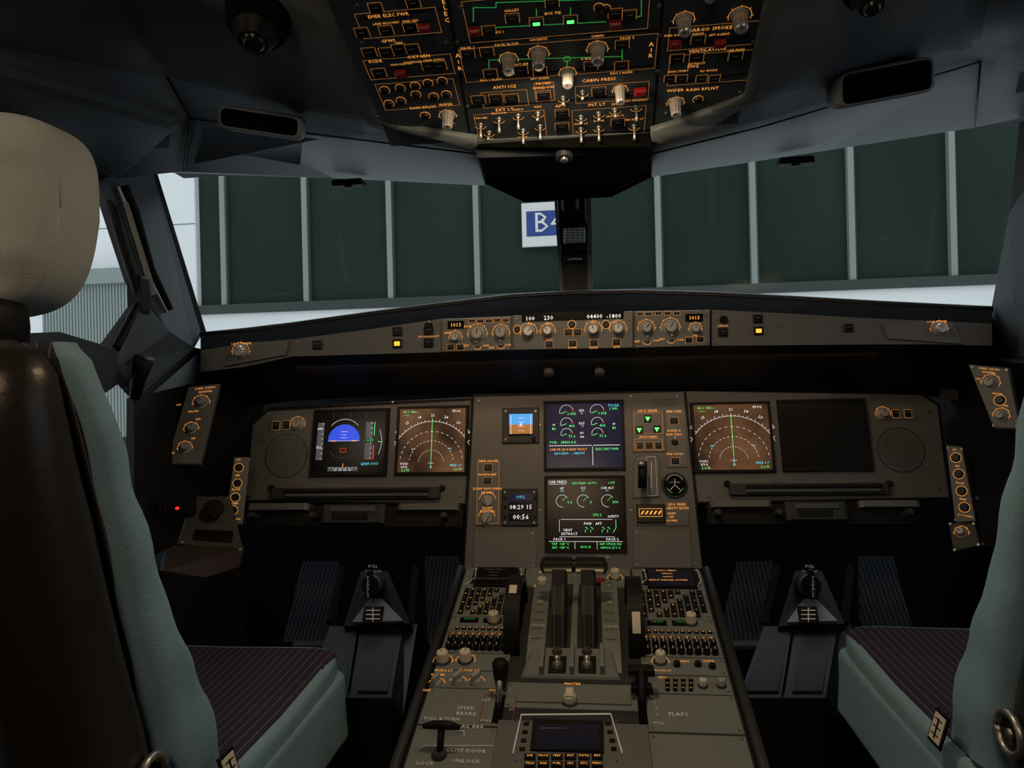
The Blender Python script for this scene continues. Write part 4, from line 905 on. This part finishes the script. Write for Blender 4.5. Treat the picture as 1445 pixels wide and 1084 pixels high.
T(B,Fr(PD.P(0,0,.016),PD.X,PD.Y),'MASTER',808,966,5.5,'orange',.0012)
B.build(bevel=.0012)
B=MB('speed_brake_lever'); q=PD.w(704,1003,0); top=D(706,938,q.y+.02)
tube(B,[q,q.lerp(top,.4),top],[.004,.005,.006],'steel'); tube(B,[top+Vector((0,0,-.040)),top+Vector((0,0,-.018)),top+Vector((0,.0,.003)),top+Vector((0,0,.009))],[.008,.013,.015,.010],'black',16); B.build()
B=MB('flap_lever'); q=PD.w(907,1008,0); top=D(905,947,q.y+.03)
tube(B,[q,q.lerp(top,.4),top],[.006,.007,.007],'black')
box3(B,top.x-.022,top.y-.010,top.z-.006,top.x+.022,top.y+.012,top.z+.008,'black',.004); box3(B,top.x-.018,top.y-.008,top.z-.036,top.x+.018,top.y+.01,top.z-.022,'black',.004); tube(B,[top+Vector((0,0,-.040)),top+Vector((0,0,.006))],.011,'black',14); B.build()
B=MB('parking_brake_handle'); q=PD.w(620,1070,0); top=D(623,1026,q.y+.005)
tube(B,[q,top],[.005,.006],'black'); fcyl(B,PD,*PD.px(620,1070),.014,.012,0,.012,'darkgrey',20)
tube(B,[top+Vector((-.030,0,0)),top+Vector((-.012,0,.003)),top+Vector((.012,0,.003)),top+Vector((.030,0,0))],[.004,.007,.007,.004],'black',12); B.build()
# ================================================================ SEATS
def seat(loc,sx):
    e=empty('pilot_seat',loc); e.scale=(sx,1,1)
    B=MB('seat_cushion')
    def mf(p): return 'fab_purple' if (p.z>.022 and abs(p.x)<.238 and p.y<.25) else 'fab_blue'
    def fn(p):
        q=p.copy()
        if q.z>0: q.z-=.016*math.exp(-((q.x/.16)**2)-((q.y)/.2)**2)
        q.x*=1-.05*max(0,(q.y/.26))**3; q.z+=.010*(q.y/.26)**2*(1 if q.y>0 else 0)
        return q
    superq(B,(0,1.045,.692),(.252,.268,.06),.2,.16,'fab_blue',88,40,fn,mf)
    def fs_(p):
        q=p.copy(); q.x*=1+.03*max(0,-q.z/.07); q.x+=math.copysign(.003*math.sin(q.y*55+q.z*20),q.x); return q
    superq(B,(0,1.045,.655),(.254,.266,.066),.16,.14,'fab_blue',72,28,fs_)
    B.build(e,recalc=True)
    B=MB('seat_back_cushion')
    secs=[(.60,.79,.90,.235,.03),(.70,.79,.895,.237,.03),(.765,.785,.893,.237,.03),(.857,.765,.868,.237,.03),(.90,.750,.842,.236,.028),(.965,.733,.806,.235,.026),(1.04,.712,.772,.235,.024),(1.12,.69,.74,.235,.02),(1.18,.672,.717,.234,.018),(1.235,.655,.696,.232,.017),(1.285,.642,.678,.225,.015),(1.303,.645,.672,.21,.010)]
    ss=smooth_secs(secs,4); ss=[(z,a,b+.0025*math.sin(z*70)*(1 if z<1.2 else .3),w_+.0018*math.sin(z*48),r) for z,a,b,w_,r in ss]
    loftz(B,ss,'fab_blue',lambda c,f,vs:'fab_purple' if (abs(c.x)<.20) else 'fab_blue')
    B.build(e)
    B=MB('seat_back_shell')
    secs=[(.40,.70,.80,.19,.03),(.50,.66,.80,.21,.05),(.65,.645,.805,.222,.06),(.82,.63,.785,.227,.06),(.98,.605,.735,.226,.055),(1.12,.58,.695,.225,.05),(1.22,.57,.665,.223,.045),(1.27,.575,.655,.217,.038),(1.295,.59,.65,.20,.03),(1.305,.61,.64,.17,.015)]
    loftz(B,smooth_secs(secs,3),'shell',k=8)
    superq(B,(0,.60,.93),(.17,.03,.28),.3,.3,'shell2',40,20,lambda p:Vector((p.x,p.y-(p.z)*.14,p.z)))
    pts=[(.233,.735+.024*math.cos(i*math.pi/12),.820+.024*math.sin(i*math.pi/12)) for i in range(25)]
    tube(B,pts,.005,'steel',8); tube(B,[(.220,.735,.820),(.232,.735,.820)],[.020,.018],'black',20); tube(B,[(.230,.735,.820),(.235,.735,.820)],[.007,.006],'steel',12)
    B.build(e)
    B=MB('headrest')
    def hf(p):
        q=p.copy(); k_=(q.z/.118)
        q.x*=1-.13*max(0,-k_)**1.3-.05*max(0,k_); q.y+=.012*k_
        q+= Vector((0,-.0035*math.sin(q.z*110+1)*math.exp(-((q.x-.09)/.05)**2),0)) if q.y<0 else Vector((0,0,0))
        return q
    superq(B,(.0,.745,1.456),(.157,.065,.116),.45,.55,'fab_cream',88,60,hf)
    B.build(e)
    B=MB('headrest_seam'); pts=[]
    for i in range(49):
        a_=2*math.pi*i/48; sp=lambda x_:math.copysign(abs(x_)**.45,x_)
        z_=.116*sp(math.sin(a_)); x_=.157*sp(math.cos(a_)); k_=z_/.118; x_*=1-.13*max(0,-k_)**1.3-.05*max(0,k_); pts.append((x_*.975,.716+.012*k_ ,1.456+z_*.975))
    tube(B,pts,.0024,'fab_cream',8); B.build(e)
    B=MB('headrest_mount')
    for x_ in (-.07,.07): tube(B,[(x_,.64,1.25),(x_,.69,1.33),(x_,.74,1.38)],.012,'blackg')
    superq(B,(0,.68,1.325),(.12,.05,.035),.4,.4,'black',30,14); B.build(e)
    B=MB('seat_base')
    box3(B,-.22,.78,.50,.22,1.26,.60,'black',.01); box3(B,-.15,.85,.12,.15,1.15,.50,'darkgrey',.01); box3(B,-.24,.70,0,-.16,1.4,.12,'darkgrey',.01); box3(B,.16,.70,0,.24,1.4,.12,'darkgrey',.01)
    B.build(e)
    B=MB('seat_belt'); f=Fr((.262,.845,.772),(0,1,0),(-.3,0,1))
    fbox(B,f,-.018,-.024,.018,.022,0,.003,'black',.001); fbox(B,f,-.014,-.019,.014,.017,.003,.004,'cream',.0005)
    for i in range(3): fline(B,f,[(-.010,-.010+i*.010),(.010,-.010+i*.010)],.002,.0043,'black')
    fline(B,f,[(0,-.015),(0,.012)],.004,.0045,'black'); B.build(e)
seat((-.68,0,0),1); seat((.765,.17,0),-1)
# ================================================================ LIGHTS
w=bpy.data.worlds.new('world'); sc.world=w; w.use_nodes=True; bg=w.node_tree.nodes['Background']; bg.inputs[0].default_value=(.86,.94,1,1); bg.inputs[1].default_value=.86
def area(name,loc,tgt,size,power,col,sy=None):
    l=bpy.data.lights.new(name,'AREA'); l.size=size; l.energy=power; l.color=col
    if sy: l.shape='RECTANGLE'; l.size_y=sy
    o=bpy.data.objects.new(name,l); sc.collection.objects.link(o); o.location=loc; o.rotation_euler=(Vector(tgt)-Vector(loc)).to_track_quat('-Z','Y').to_euler(); return o
area('dome_light',(-.1,-.5,1.88),(0,1.2,.7),.3,4.4,(1,.70,.42))
area('pedestal_flood_light',(0,1.0,1.71),(0,1.2,.7),.10,2.7,(1,.72,.40))
area('glareshield_flood_light',(0,1.60,1.30),(0,1.80,.9),1.3,.5,(1,.60,.34),.03)
area('cabin_light_left',(-1.05,.15,1.85),(-.65,.75,1.45),.2,1.5,(1,.86,.62))
area('cool_ceiling_fill',(0,4.5,4.5),(0,1.5,1.4),3,100,(.82,.93,1))  # added fill outside the windshield, gives the ceiling its cool tone
